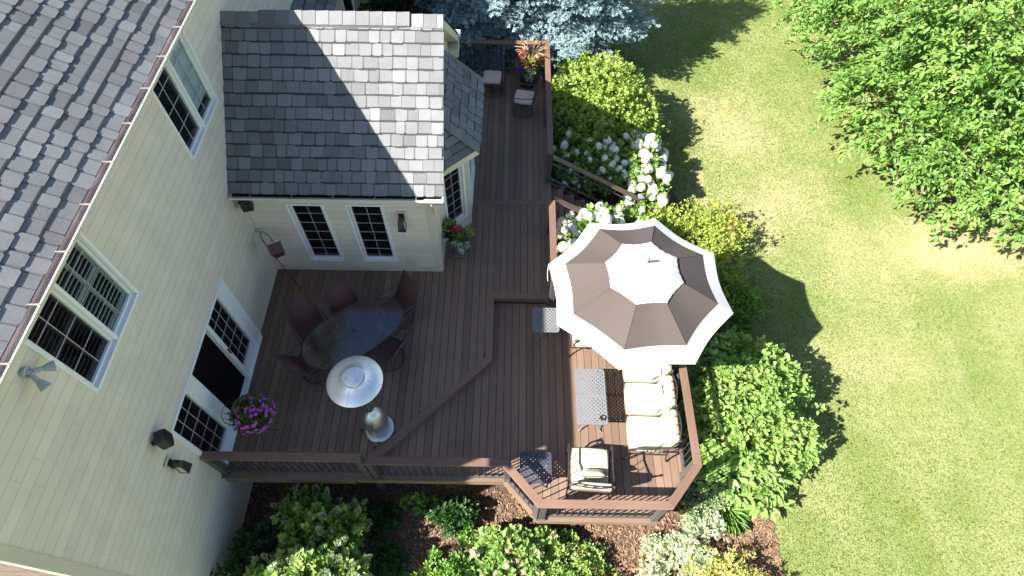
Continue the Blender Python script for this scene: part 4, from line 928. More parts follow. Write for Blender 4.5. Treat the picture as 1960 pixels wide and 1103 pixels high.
# sofa: local x runs along the seat, local back at +y; placed facing west
SZ = .46
sofa = root('sofa', 'three-seat cream cushioned outdoor sofa with bronze scroll frame beside the long railing', 'sofa', (2.10, 4.20, LO), R(-90 - 1.5))
for i in range(3):
    a = -.96 + i * .64; seat_unit(sofa, a, a + .64, 0, .66, SZ); back_hoop(sofa, a + .01, a + .63, .62, SZ, 1)
frame_rails(sofa, -.98, .98, .02, .70, SZ)
for x in (-1.0, 1.0): arm(sofa, x, .0, .70, SZ, 0)
pillow('cream pillow on the sofa seat nearest the umbrella', 2.62, 4.75, LO + SZ + .015, R(-96), R(-28))
pillow('cream pillow leaning on the middle seat of the sofa', 2.60, 4.12, LO + SZ + .015, R(-84), R(-28))
pillow('cream pillow on the sofa seat nearest the front railing', 2.60, 3.50, LO + SZ + .015, R(-95), R(-28))
def armchair(label, x, y, rz):
    c = root('armchair', label, 'armchair', (x, y, LO), rz, 'cushioned armchairs')
    seat_unit(c, -.33, .33, -.34, .34, SZ); back_hoop(c, -.33, .33, .30, SZ, 1); frame_rails(c, -.35, .35, -.32, .36, SZ)
    for s_ in (-1, 1): arm(c, s_ * .365, -.34, .36, SZ, 0)
    return c
armchair('cream cushioned bronze armchair with its back to the front bay railing', 1.385, 2.93, R(180 - 3))
armchair('cushioned bronze armchair mostly hidden under the umbrella', 1.50, 5.60, R(2))
pillow('tan piped pillow on the armchair by the front railing', 1.42, 2.87, LO + SZ + .02, R(180), R(-40), .40, .24, .11, 'cushion')

# umbrella
UC = Vector((2.17, 5.515)); UR, UZ, UT = 1.60, 1.93, 2.66
um = root('patio_umbrella', 'large octagonal taupe and white patio umbrella shading the lower deck', 'umbrella', (UC.x, UC.y, LO)); UO = (UC.x, UC.y, LO)
A0 = R(28)
def canopy(r0, r1, z_at, name, m, seg=6, rs=8, sag=.085, scal=0, lift=0, parent=um):
    mb = MB()
    for k in range(8):
        vs = []; 
        for i in range(rs + 1):
            r = lerp(r0, r1, i / rs); rr = r
            for j in range(seg + 1):
                f = j / seg; a = A0 + (k + f) * PI / 4; b = math.sin(PI * f)
                # straight chord between ribs pulled in a little by the cloth tension
                ch_ = math.cos(PI / 8) / math.cos((f - .5) * PI / 4); q = rr * ch_ * (1 - sag * b * (.45 if i < rs or not scal else .45 + scal * abs(math.sin(4 * PI * f))) * (rr / UR) ** .5)
                vs.append((UC.x + q * math.cos(a), UC.y + q * math.sin(a), z_at(rr) - .035 * b * (rr / UR) + lift))
        mb.add(vs, [(i * (seg + 1) + j, (i + 1) * (seg + 1) + j, (i + 1) * (seg + 1) + j + 1, i * (seg + 1) + j + 1) for i in range(rs) for j in range(seg)], .5)
    return mb.build(name, m, parent, UO)
zc = lambda r: UT - (UT - UZ) * (r / UR) ** 1.08
c_ = canopy(.50, 1.31, zc, 'canopy', M['umb'], 10); canopy(1.31, 1.60, zc, 'canopy_border', M['umbw'], 10)
canopy(.03, .65, lambda r: UT + .045 - .298 * (r / .66) ** 1.1, 'vent_cap', M['umbw'], 16, 8, .10, .25)
for k in range(8):
    a = A0 + k * PI / 4; d = Vector((math.cos(a), math.sin(a), 0)); mb = MB()
    mb.tube([Vector((*UC, 0)) + d * r + Vector((0, 0, zc(r) + .004)) for r in (.52, .9, 1.31)], .0035, 5); mb.build('seam', M['umb'], c_, UO)
for k in range(8):
    a = A0 + k * PI / 4; d = Vector((math.cos(a), math.sin(a), 0)); C0 = Vector((*UC, 0)); mb = MB()
    mb.tube([C0 + d * r + Vector((0, 0, zc(r) - .02)) for r in (.05, .5, 1.0, 1.58)], .009, 6); mb.tube([C0 + d * .05 + Vector((0, 0, 2.05)), C0 + d * .8 + Vector((0, 0, zc(.8) - .03))], .007, 6); mb.build('rib', M['iron'], um, UO)
mb = MB(); mb.tube([(UC.x, UC.y, LO + .05), (UC.x, UC.y, UT + .03)], .024, 12); mb.build('pole', M['iron'], um, UO)
mb = MB(); mb.lathe([(0, .09), (.03, .09), (.04, .07), (.22, .05), (.25, .02), (.25, 0)], (UC.x, UC.y, LO + .002), 32); mb.build('base', M['iron'], um, UO)
mb = MB(); mb.lathe([(.02, 0), (.028, .02), (.018, .04), (.026, .06), (.026, .10), (.012, .12), (0, .122)], (UC.x, UC.y, UT + .03), 14); mb.build('finial', M['tabmetal'], um, UO)
a = A0 + 3 * PI / 4; tp = Vector((UC.x + 1.59 * math.cos(a), UC.y + 1.59 * math.sin(a), UZ)); mb = MB(); mb.tube([tp, tp + Vector((-.01, .0, -.25)), tp + Vector((.01, -.02, -.5))], .008, 6); mb.build('tie_strap', M['umbw'], um, UO)

# dining table
TA = R(37); tb = root('dining_table', 'oval smoked-glass dining table with umbrella hole, in shade', 'table', (-2.915, 5.25, 0), TA)
def oval(a, b, n=56, p=2.35): return [(a * abs(math.cos(t)) ** (2 / p) * (1 if math.cos(t) >= 0 else -1), b * abs(math.sin(t)) ** (2 / p) * (1 if math.sin(t) >= 0 else -1)) for t in (2 * PI * i / n for i in range(n))]
ov = oval(.985, .52); n = len(ov); mb = MB(); mb.add([(x, y, .716) for x, y in ov] + [(x, y, .708) for x, y in ov], [tuple(range(n)), tuple(range(n, 2 * n))[::-1]] + [(n + i, n + (i + 1) % n, (i + 1) % n, i) for i in range(n)]); mb.build('glass_top', M['tglass'], tb)
mb = MB(); mb.tube([(x, y, .712) for x, y in ov], .013, 8, closed=True); fr = mb.build('top_frame', M['slingfr'], tb)
mb = MB(); mb.box(-.018, .018, -.51, .51, .685, .705); mb.box(-.5, .5, -.018, .018, .686, .704); mb.tube([(0, 0, .68), (0, 0, .722)], .04, 16); mb.build('cross_bar', M['slingfr'], tb)
mb = MB(); mb.tube([(0, 0, .7225), (0, 0, .724)], .026, 16); mb.build('umbrella_hole', M['lampblk'], tb)
for sx in (-1, 1):
    mb = MB()
    for an in (35, -35, 145, 215): mb.tube([(sx * .5, 0, .69), (sx * .5 + .16 * math.cos(R(an)), .16 * math.sin(R(an)), .66), (sx * .5 + .1 * math.cos(R(an)), .1 * math.sin(R(an)), .35), (sx * .5 + .28 * math.cos(R(an)), .28 * math.sin(R(an)), .015)], .015, 8)
    mb.build('leg', M['slingfr'], tb)
ch0 = root('sling_chair', 'rust sling-back dining chair, the one nearest the birdhouse', 'chair', (0, 0, 0), 0, 'sling dining chairs')
def prof(k=14):
    P = []
    for i in range(k + 1):
        f = i / k
        if f < .45: q = f / .45; P.append((lerp(.26, -.17, q), .445 - .035 * math.sin(PI * q)))
        else: q = (f - .45) / .55; P.append((lerp(-.17, -.43, q ** 1.1), lerp(.445, .99, q) ))
    return P
pf = prof(); mb = MB(); k = len(pf)
for s_ in (1,):
    vs = [(x, -.255, z) for x, z in pf] + [(x, 0, z - .012) for x, z in pf] + [(x, .255, z) for x, z in pf]
    mb.add(vs, [(i, i + 1, k + i + 1, k + i) for i in range(k - 1)] + [(k + i, k + i + 1, 2 * k + i + 1, 2 * k + i) for i in range(k - 1)], smooth=True)
sg = mb.build('sling', M['sling'], ch0); sm = sg.modifiers.new('thick', 'SOLIDIFY'); sm.thickness = .005
mb = MB()
for s_ in (-1, 1): mb.tube([(x, s_ * .262, z) for x, z in pf], .013, 8)
mb.tube([(pf[-1][0], -.262, pf[-1][1]), (pf[-1][0], .262, pf[-1][1])], .013, 8); mb.tube([(pf[0][0], -.262, pf[0][1]), (pf[0][0], .262, pf[0][1])], .012, 8); mb.build('frame', M['slingfr'], ch0)
for s_ in (-1, 1):
    mb = MB(); mb.tube([(.20, s_ * .27, .43), (.235, s_ * .31, .56), (.19, s_ * .315, .645), (.0, s_ * .315, .66), (-.2, s_ * .30, .64), (-.31, s_ * .27, .70)], .012, 8); mb.build('arm', M['slingfr'], ch0)
mb = MB(); mb.tube([(.27 * math.cos(a), .27 * math.sin(a), .015) for a in np.linspace(0, 2 * PI, 32, endpoint=False)], .014, 8, closed=True)
for an in (45, 135, 225, 315): mb.tube([(0, 0, .13), (.27 * math.cos(R(an)), .27 * math.sin(R(an)), .03)], .012, 8)
mb.tube([(0, 0, .10), (0, 0, .36)], .025, 12); mb.tube([(-.16, -.26, .41), (0, 0, .36), (-.16, .26, .41)], .013, 8); mb.tube([(.18, -.26, .41), (0, 0, .36), (.18, .26, .41)], .013, 8); mb.build('swivel_base', M['slingfr'], ch0)
def place(ch, bx, by, ang, label=None):
    """put the middle of the chair's top edge over (bx, by), facing angle ang"""
    a = R(ang); o = ch if label is None else dup(ch, (0, 0, 0), 0, label); o.location = (bx + .43 * math.cos(a), by + .43 * math.sin(a), 0); o.rotation_euler = (0, 0, a); return o
place(ch0, -4.02, 5.74, -53)
place(ch0, -3.35, 6.09, -52, 'rust sling-back dining chair, second from the birdhouse, tucked beneath the long side of the table')
place(ch0, -1.90, 6.25, -138, 'rust sling-back dining chair at the far right end of the oval table')
place(ch0, -1.93, 4.84, 152, 'rust sling-back dining chair on the near side of the table behind the heater')
place(ch0, -3.96, 4.45, 47, 'rust sling-back dining chair at the left end of the table near the door')

# patio heater
HX, HY = -2.330, 3.625
ht = root('patio_heater', 'stainless steel patio heater with round reflector dome and wheeled tank base', 'heater', (HX, HY, 0)); QO = (HX, HY, 0)
mb = MB(); mb.lathe([(.415, 2.160), (.422, 2.165), (.418, 2.175), (.30, 2.230), (.19, 2.275), (.185, 2.290), (.16, 2.293)], (HX, HY, 0), 64); mb.lathe([(.41, 2.155), (.18, 2.265)], (HX, HY, 0), 64); rf = mb.build('reflector', M['alu'], ht, QO)
mb = MB(); mb.lathe([(.155, 2.310), (.16, 2.325), (.15, 2.331), (0, 2.337)], (HX, HY, 0), 48)
mb.lathe([(.15, 2.309), (0, 2.309)], (HX, HY, 0), 48); mb.build('top_plate', M['alu'], rf, QO)
mb = MB()
for i in range(3): a = R(80 + 120 * i); mb.ball((HX + .095 * math.cos(a), HY + .095 * math.sin(a), 2.337), .009, 8, 6)
for i in range(8): a = R(20 + 45 * i); mb.ball((HX + .2 * math.cos(a), HY + .2 * math.sin(a), 2.274), .006, 8, 6)
mb.build('screw', M['tabmetal'], rf, QO)
for i in range(4): mb = MB(); a = R(-8 + 90 * i); d = Vector((math.cos(a), math.sin(a), 0)); c = Vector((HX, HY, 0)); mb.tube([c + d * .2 + Vector((0, 0, 2.273)), c + d * .30 + Vector((0, 0, 2.233)), c + d * .415 + Vector((0, 0, 2.175))], .003, 5); mb.build('seam', M['chrome'], rf, QO)
mb = MB(); mb.lathe([(.02, 2.285), (.09, 2.265), (.10, 2.075), (.085, 1.86), (.05, 1.82), (.03, 1.80)], (HX, HY, 0), 24); mb.build('burner', M['steel'], ht, QO)
mb = MB(); mb.tube([(HX, HY, .86), (HX, HY, 1.82)], .029, 16); mb.build('pole', M['post'], ht, QO)
mb = MB(); mb.lathe([(.045, .985), (.05, .98), (.052, .94), (.085, .92), (.145, .85), (.195, .74), (.212, .63), (.218, .612), (.212, .60), (.203, .595), (.203, .13)], (HX, HY, 0), 48); mb.build('tank_cover', M['steel'], ht, QO)
mb = MB(); mb.tube([(HX, HY, .975), (HX, HY, .993)], .046, 20); mb.build('pole_collar', M['lampblk'], ht, QO)
mb = MB(); mb.lathe([(.19, .125), (.25, .12), (.262, .105), (.262, .03), (.25, .02)], (HX, HY, 0), 48); mb.build('base_skirt', M['steel'], ht, QO)
for an in (185, 262):
    a = R(an); d = Vector((math.cos(a), math.sin(a), 0)); c = Vector((HX, HY, 0)); s_ = Vector((-d.y, d.x, 0)); mb = MB()
    for q in (-.018, .018): mb.tube([c + d * .25 + s_ * q + Vector((0, 0, .09)), c + d * .31 + s_ * q + Vector((0, 0, .05))], .005, 6)
    wq = mb.build('wheel_bracket', M['steel'], ht, QO); mb = MB(); p = c + d * .315 + Vector((0, 0, .036)); mb.tube([p - s_ * .013, p + s_ * .013], .034, 16); mb.build('wheel', M['lampblk'], wq, QO)

# birdhouse on a leaning shepherd's hook
bh = root('shepherd_hook', 'thin dark shepherd hook pole leaning into the corner of the two walls', 'garden hook', (-4.38, 6.61, 0)); BO = (-4.38, 6.61, 0)
mb = MB(); hk = [(-4.38, 6.61, .01), (-4.50, 6.63, .8), (-4.585, 6.64, 1.35), (-4.625, 6.655, 1.60), (-4.64, 6.68, 1.72), (-4.61, 6.70, 1.785), (-4.555, 6.71, 1.78), (-4.50, 6.70, 1.69), (-4.465, 6.69, 1.58), (-4.455, 6.685, 1.545), (-4.475, 6.685, 1.53), (-4.50, 6.685, 1.55)]
mb.tube(hk, .008, 8); mb.build('pole', M['iron'], bh, BO)
mb = MB()
for an in (20, 140, 260): mb.tube([(-4.38, 6.61, .09), (-4.38 + .12 * math.cos(R(an)), 6.61 + .12 * math.sin(R(an)), .01)], .005, 6)
mb.build('prong', M['iron'], bh, BO)
bd = root('birdhouse', 'rusty red metal birdhouse hanging from the shepherd hook in the corner', 'birdhouse', (-4.46, 6.66, 1.18), R(28))
mb = MB(); mb.box(-.10, .10, -.09, .09, 0, .20); mb.add([(-.1, -.09, .2), (.1, -.09, .2), (.1, .09, .2), (-.1, .09, .2), (-.1, 0, .29), (.1, 0, .29)], [(0, 1, 5, 4), (2, 3, 4, 5), (1, 2, 5), (3, 0, 4)]); b_ = mb.build('box', M['rust'], bd)
mb = MB()
for i in range(4): mb.tube([(-.06 + .04 * i, -.092, .08 + .02 * (i % 2)), (-.06 + .04 * i, -.089, .08 + .02 * (i % 2))], .008, 10)
mb.build('entry_hole', M['lampblk'], b_)
mb = MB()
for s_ in (-1, 1): mb.hexa([(-.13, 0, .292), (.13, 0, .292), (.13, s_ * .14, .155), (-.13, s_ * .14, .155), (-.13, 0, .304), (.13, 0, .304), (.13, s_ * .14, .167), (-.13, s_ * .14, .167)] if s_ < 0 else [(.13, 0, .292), (-.13, 0, .292), (-.13, .14, .155), (.13, .14, .155), (.13, 0, .304), (-.13, 0, .304), (-.13, .14, .167), (.13, .14, .167)])
mb.build('roof', mat('worn_red_tin', (.085, .036, .031), .45, .3, 18, metal=.1), bd)
mb = MB(); mb.tube([(0, 0, .30), (0, 0, .37)], .004, 6); mb.build('hanging_wire', M['iron'], bd)

# swivel rockers
sw = root('swivel_chair', 'black cast-metal swivel chair with cream seat cushion against the far railing', 'chair', (-.58, 12.87, 0), R(-3), 'swivel patio chairs')
mb = MB(); cushion(mb, -.235, .235, -.235, .235, .40, .475, puff=.012); c_ = mb.build('seat_cushion', M['tancush'], sw); piping(-.228, .228, -.228, .228, .462, .004).build('piping', M['tancush'], c_)
mb = MB(); mb.box(-.24, .24, -.24, .24, .385, .40); mb.tube([(px, py, .39) for px, py in rrect(-.25, .25, -.25, .25, .05)], .013, 8, closed=True); mb.build('seat_frame', M['blkmetal'], sw)
mb = MB(); bt = lambda u, v: (u * .24, .25 + .14 * v, .42 + .52 * v)
mb.tube([bt(-1, -.1), bt(-1.03, .5), bt(-1, 1), bt(0, 1.04), bt(1, 1), bt(1.03, .5), bt(1, -.1)], .012, 8); mb.tube([bt(-1, .1), bt(1, .1)], .009, 8)
for cx, s_ in ((-.5, 1), (.5, -1), (0, 1)):
    for cy in (.33, .74):
        mb.tube([bt(cx + s_ * .26 * (1 - i / 15) * math.cos(i * .75), cy + .20 * (1 - i / 15) * math.sin(i * .75)) for i in range(15)], .010, 6)
for u in (-.75, -.25, .25, .75): mb.tube([bt(u, .1), bt(u * .8, .35), bt(u * 1.1, .65), bt(u, 1)], .006, 6)
mb.tube([bt(-1, .55), bt(-.5, .5), bt(0, .56), bt(.5, .5), bt(1, .55)], .006, 6); mb.build('back', M['blkmetal'], sw)
for s_ in (-1, 1):
    mb = MB(); mb.tube([(s_ * .25, -.20, .39), (s_ * .285, -.24, .50), (s_ * .29, -.19, .60), (s_ * .29, .0, .615), (s_ * .27, .2, .62), (s_ * .25, .33, .70)], .011, 8); mb.build('arm', M['blkmetal'], sw)
mb = MB(); mb.tube([(.27 * math.cos(a), .27 * math.sin(a), .014) for a in np.linspace(0, 2 * PI, 32, endpoint=False)], .013, 8, closed=True)
for an in (0, 90, 180, 270): mb.tube([(0, 0, .16), (.18 * math.cos(R(an)), .18 * math.sin(R(an)), .10), (.27 * math.cos(R(an)), .27 * math.sin(R(an)), .02)], .011, 8)
mb.tube([(0, 0, .12), (0, 0, .38)], .03, 12); mb.build('swivel_base', M['blkmetal'], sw)
mb = MB(); mb.tube([(.2, .24, .44), (.22, .29, .34), (.21, .30, .22)], .006, 6); mb.build('cushion_tie', M['tancush'], sw)
dup(sw, (.245, 12.12, 0), R(-100), 'black swivel chair with cream cushion turned sideways beside the flower planter')

# ------------------------------------------------------------------ plants
def stems(parent, c, pts, m=None, r=.008, origin=None, name='stems', n=14, base=.08):
    mb = MB(); k = min(n, len(pts)); idx = rng.choice(len(pts), k, replace=False)
    for i in idx:
        p = Vector(pts[i]); b = Vector((c[0] + random.uniform(-base, base), c[1] + random.uniform(-base, base), G)); q = b.lerp(p, .5) + Vector((random.uniform(-.04, .04), random.uniform(-.04, .04), .08)); mb.tube([b, q, b.lerp(p, .97)], [r * 1.5, r, r * .5], 5, cap=False)
    return mb.build(name, m or M['bark'], parent, origin or (c[0], c[1], G))
def shrub(name, label, cat, lobes, n, per, L, Wd, m, spread=.05, group=None, zlo=-.1, out=.9, up=.4, droop=.15, inner=.25, lump=.16, jit=.07, stem=14, core=True, keep=None, fold=.25, tvar=.22):
    """lobes: (cx, cy, cz, rx, ry, rz)"""
    c = lobes[0]; O = (c[0], c[1], G); rt = root(name, label, cat, O, 0, group)
    tot = sum(l[3] * l[4] + l[4] * l[5] for l in lobes); P = []; Nn = []
    for i, l in enumerate(lobes):
        k = max(6, int(n * (l[3] * l[4] + l[4] * l[5]) / tot)); p, nn = dome_points(k, l[:3], l[3:], zlo, jit, inner, lump, i + len(name)); 
        # drop points inside other lobes
        ok = np.ones(len(p), bool)
        for j, q in enumerate(lobes):
            if j != i: ok &= (((p - np.array(q[:3])) / (np.array(q[3:]) * .82)) ** 2).sum(1) > 1
        P.append(p[ok]); Nn.append(nn[ok])
    P = np.concatenate(P); Nn = np.concatenate(Nn); ok = P[:, 2] > G + .04
    if keep is not None: ok &= keep(P)
    P, Nn = P[ok], Nn[ok]
    tufts('foliage', P, Nn, per, spread, L, Wd, m, rt, O, out, up, droop, tvar, fold=fold)
    if core:
        C_ = []; 
        for l in lobes: v = unit(int(260 * l[3] * l[4]) + 30); C_.append(v * np.array(l[3:]) * rng.uniform(.3, .72, (len(v), 1)) + np.array(l[:3]))
        C_ = np.concatenate(C_); ok = C_[:, 2] > G + .03
        if keep is not None: ok &= keep(C_)
        C_ = C_[ok]; nn = unit(len(C_)); nn[:, 2] = abs(nn[:, 2])
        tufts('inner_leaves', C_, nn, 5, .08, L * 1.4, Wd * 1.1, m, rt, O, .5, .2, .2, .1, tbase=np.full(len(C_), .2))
    stems(rt, c, P, origin=O, n=stem); return rt, P, Nn, O
notdeck = lambda P: ~((P[:, 0] < .98) & (P[:, 1] > 6.2) & (P[:, 1] < 13.8) & (P[:, 2] < 1.1))
notbay = lambda P: ~((P[:, 0] < 3.22) & (P[:, 1] > 2.1) & (P[:, 1] < 6.7))
def bloom_mesh(r=.075, n=90, hgt=1.0, m='white_bloom', nm='bloom'):
    v = unit(n * 2); v = v[v[:, 2] > -.45][:n]; p = v * np.array([r, r, r * hgt]) * rng.uniform(.86, 1.06, (len(v), 1)); d = np.cross(v, unit(len(v))); d /= np.linalg.norm(d, axis=1)[:, None]
    o = leafmesh(nm, p - d * .016, d, v, np.full(len(v), r * .5), np.full(len(v), r * .24), M[m], rng.uniform(.3, 1, len(v)), fold=-.1)
    mb = MB(); mb.ball((0, 0, 0), r * .82, 10, 7, (1, 1, hgt)); b = mb.build('heart', M[m]); 
    # join the inner ball into the bloom's mesh
    import bmesh
    bm_ = bmesh.new(); bm_.from_mesh(o.data); bm_.from_mesh(b.data); bm_.to_mesh(o.data); bm_.free(); bpy.data.objects.remove(b)
    me = o.data; bpy.data.objects.remove(o); return me
BL = [bloom_mesh(.10, 130, 1.05), bloom_mesh(.085, 110, 1.3), bloom_mesh(.070, 90, .95)]
def put_blooms(rt, O, pts, nm='bloom', meshes=BL, smin=.8, smax=1.2):
    cen = Vector(np.mean(pts, 0)) - Vector((0, 0, .35))
    for p in pts:
        o = bpy.data.objects.new(nm, random.choice(meshes)); COL.objects.link(o); o.parent = rt; o.location = (p[0] - O[0], p[1] - O[1], p[2] - O[2])
        o.rotation_euler = (random.uniform(-.5, .5), random.uniform(-.5, .5), random.uniform(0, 6))
        if nm == 'panicle': q = Vector(p) - cen; q.z *= .8; o.rotation_euler = (q.normalized() + Vector((random.gauss(0, .2), random.gauss(0, .2), .1))).to_track_quat('Z', 'Y').to_euler()
        s_ = random.uniform(smin, smax); o.scale = (s_ * random.uniform(.85, 1.1), s_, s_ * random.uniform(.9, 1.3))
def pick(P, Nn, n, mind=.13, zmin=.15, cond=None, push=.04):
    out = []; idx = rng.permutation(len(P))
    for i in idx:
        if Nn[i, 2] < zmin or (cond and not cond(P[i])): continue
        q = P[i] + Nn[i] * push
        if all(np.linalg.norm(q - o) > mind for o in out): out.append(q)
        if len(out) >= n: break
    return out
# round hedge
shrub('round_hedge', 'large rounded bright green shrub clipped into a dome beside the far walkway railing', 'shrub', [(2.25, 12.65, -.75, 1.36, 1.50, 1.52), (2.95, 12.4, -.85, .85, 1.0, 1.25), (1.75, 13.2, -.8, .8, .9, 1.3)], 3700, 7, .095, .26, M['L_hedge'], .05, inner=.12, lump=.07, keep=notdeck, up=.9, out=.7)
# hydrangeas
r_, P, N_, O = shrub('hydrangea', 'white hydrangea in house shade between the round hedge and the stairs', 'shrub', [(1.75, 10.75, -.65, .85, .70, .66), (2.45, 10.75, -.65, .7, .6, .62)], 560, 8, .12, .30, M['L_hyd'], .06, 'white hydrangeas', keep=notdeck)
put_blooms(r_, O, pick(P, N_, 58, .15, .0), smin=.75, smax=1.15)
r_, P, N_, O = shrub('hydrangea', 'white hydrangea in full sun at the foot of the stairs, crowded with blooms', 'shrub', [(3.2, 10.85, -.6, .62, .62, .66), (3.3, 10.3, -.7, .5, .6, .62), (2.95, 11.1, -.65, .5, .5, .6), (3.2, 9.85, -.85, .4, .4, .5)], 480, 8, .12, .30, M['L_hyd'], .06, 'white hydrangeas')
put_blooms(r_, O, pick(P, N_, 100, .12, -.15, push=.06), smin=.9, smax=1.35)
r_, P, N_, O = shrub('hydrangea', 'white hydrangea with large blooms peeking out above the umbrella', 'shrub', [(1.58, 7.95, -.22, .60, .62, .80), (2.5, 8.2, -.28, .8, .55, .75), (1.95, 8.35, -.2, .62, .42, .72)], 520, 8, .12, .30, M['L_hyd'], .06, 'white hydrangeas', keep=lambda P: notdeck(P) & notbay(P) & ~((P[:, 1] > 8.85) & (P[:, 0] < 3)) & ~((P[:, 1] > 8.3) & (P[:, 2] < -.3)))
put_blooms(r_, O, pick(P, N_, 99, .115, -.1, cond=lambda p: p[1] > 7.75 or p[0] < 1.45, push=.06), smin=.9, smax=1.4)
# yellow-green shrub with orange tips
lob = [(4.2, 8.85, -.80, .75, .7, .50), (4.85, 9.1, -.75, .55, .55, .55), (3.65, 9.25, -.85, .45, .5, .45), (4.8, 8.4, -.85, .55, .5, .50), (5.1, 8.75, -.8, .4, .5, .5)]
r_, P, N_, O = shrub('yellow_shrub', 'airy yellow-green shrub with orange tips and bare twigs beside the umbrella', 'shrub', lob, 620, 9, .058, .30, M['L_yellow'], .07, out=.9, up=.8, lump=.3, jit=.14, inner=.3, stem=26, core=True)
e = np.array([p for p in P if p[0] > 4.6]); k = rng.choice(len(e), 18, replace=False); tufts('autumn_leaves', e[k] + np.array([0, 0, .05]), unit(18) * .3 + np.array([0, 0, 1]), 9, .07, .055, .3, M['L_orange'], r_, O)
# shaded shrubs under the umbrella's shadow
shrub('green_shrub', 'low dark green shrub in the umbrella shadow beside the yellow-green shrub', 'shrub', [(4.75, 7.45, -1.05, .62, .55, .42), (4.4, 7.0, -1.05, .5, .5, .38), (5.25, 7.1, -1.15, .45, .4, .3)], 420, 7, .085, .28, M['L_lily'], .06)
shrub('low_shrub', 'low leafy shrub in shade behind the bay railing, next to the big sunlit shrub', 'shrub', [(3.85, 6.0, -1.0, .52, .55, .48), (4.15, 5.55, -1.0, .5, .45, .42), (3.65, 6.75, -1.05, .4, .45, .4)], 380, 7, .09, .32, M['L_hyd'], .06, keep=notbay)
# daylily clump
def blades(name, label, cat, c, r, n, L, w_, m, rise=.7, group=None, lay=.55):
    O = (c[0], c[1], G); rt = root(name, label, cat, O, 0, group); B = np.zeros((n, 3)); a = rng.uniform(0, 2 * PI, n); q = rng.random(n) ** .6
    B[:, 0] = c[0] + np.cos(a) * q * r * .6; B[:, 1] = c[1] + np.sin(a) * q * r * .6; B[:, 2] = c[2] - .1 + rng.uniform(0, .12, n)
    D = np.stack([np.cos(a) * (lay + q * .6), np.sin(a) * (lay + q * .6), np.full(n, rise) * rng.uniform(.5, 1.3, n)], 1) + rng.normal(0, .22, (n, 3))
    up_ = np.stack([-np.cos(a) * .3, -np.sin(a) * .3, np.ones(n)], 1); l = L * rng.uniform(.7, 1.2, n)
    leafmesh('leaves', B, D, up_, l, l * w_, m, rng.normal(.5, .25, n), rt, O, .3, .38)
    mb = MB(); mb.lathe([(r * .5, 0), (r * .42, .05), (0, .08)], (c[0], c[1], G), 12); mb.build('crown', M['L_dark'], rt, O); return rt
blades('daylily', 'dark green strappy daylily clump in the umbrella shadow, nearest the lawn', 'plant', (4.95, 6.55, -1.2), .45, 420, .40, .05, M['L_lily'], .55, 'daylily clumps')
blades('daylily', 'strappy daylily clump in shade close under the umbrella edge', 'plant', (4.45, 6.55, -1.15), .40, 330, .38, .05, M['L_lily'], .6, 'daylily clumps')
# big shrub east of the bay
r_, P, N_, O = shrub('large_shrub', 'largest sunlit leafy shrub, filling the bed right of the sofa railing', 'shrub', [(4.50, 4.35, -.90, 1.05, 1.15, 1.15), (5.0, 4.95, -.90, .8, .75, 1.0), (3.95, 4.95, -.9, .55, .75, .85), (5.15, 3.9, -1.0, .72, .75, .8), (4.0, 3.9, -.95, .65, .7, .8), (4.6, 5.6, -.95, .45, .4, .78)], 3300, 7, .095, .30, M['L_big'], .055, inner=.15, lump=.13, keep=notbay)
k = rng.choice(len(P), 60, replace=False); sel = P[k]; sel = sel[(sel[:, 0] < 4.4) & (sel[:, 2] > -.5)]; 
if len(sel): tufts('yellow_leaves', sel, np.tile([0, 0, 1.], (len(sel), 1)), 4, .06, .08, .32, M['L_yellow'], r_, O)
sp = np.array([[5.85, 4.35, -.35], [5.92, 4.28, -.33], [6.0, 4.33, -.34], [5.78, 4.5, -.32], [5.35, 5.45, -.25], [5.42, 5.5, -.22]]); tufts('leading_shoot', sp, np.tile([.6, .2, .6], (len(sp), 1)), 9, .05, .08, .32, M['L_big'], r_, O)
shrub('peony', 'broad-leaved peony-like plant at the lower edge of the large shrub', 'plant', [(4.25, 3.2, -1.0, .85, .42, .42), (4.75, 3.0, -1.05, .45, .42, .36), (3.85, 3.45, -.95, .4, .4, .5)], 230, 7, .19, .20, M['L_broad'], .05, out=.75, up=.25, droop=.3, inner=.1, keep=notbay)
blades('hosta', 'bright green narrow-leaved clump at the mulch corner by the lawn', 'plant', (4.15, 2.58, -1.2), .36, 420, .30, .075, M['L_lily'], .6)
# variegated euonymus
shrub('variegated_shrub', 'pale cream-variegated spreading shrub just below the bay corner', 'shrub', [(3.45, 2.35, -1.12, .45, .38, .28), (3.1, 1.95, -1.12, .48, .35, .26), (3.35, 1.65, -1.15, .38, .32, .24), (2.75, 1.9, -1.18, .28, .28, .2)], 520, 9, .042, .34, M['L_var'], .055, lump=.3, jit=.15, keep=notbay)
shrub('variegated_shrub', 'small pale variegated shrub at the bottom edge, left of the golden one', 'shrub', [(2.55, 1.32, -1.15, .26, .30, .26)], 150, 9, .042, .34, M['L_var'], .055, lump=.3)
shrub('variegated_shrub', 'darker variegated shrub in shade between the bay railing and the peony-like plant', 'shrub', [(3.35, 2.75, -1.1, .4, .33, .3), (3.8, 2.65, -1.12, .35, .25, .26)], 300, 8, .05, .34, mat_ := leafmat('leaf_var_green', (.05, .11, .03), (.13, .21, .06), (.55, .6, .42)), .05, lump=.3, keep=notbay)
shrub('golden_shrub', 'bright yellow golden shrub at the bottom edge beside the lawn', 'shrub', [(3.85, 1.30, -1.05, .58, .52, .42), (3.35, 1.15, -1.1, .42, .4, .35), (4.2, 1.0, -1.1, .4, .4, .36)], 620, 10, .05, .26, M['L_gold'], .07, lump=.3, jit=.14, up=.9)
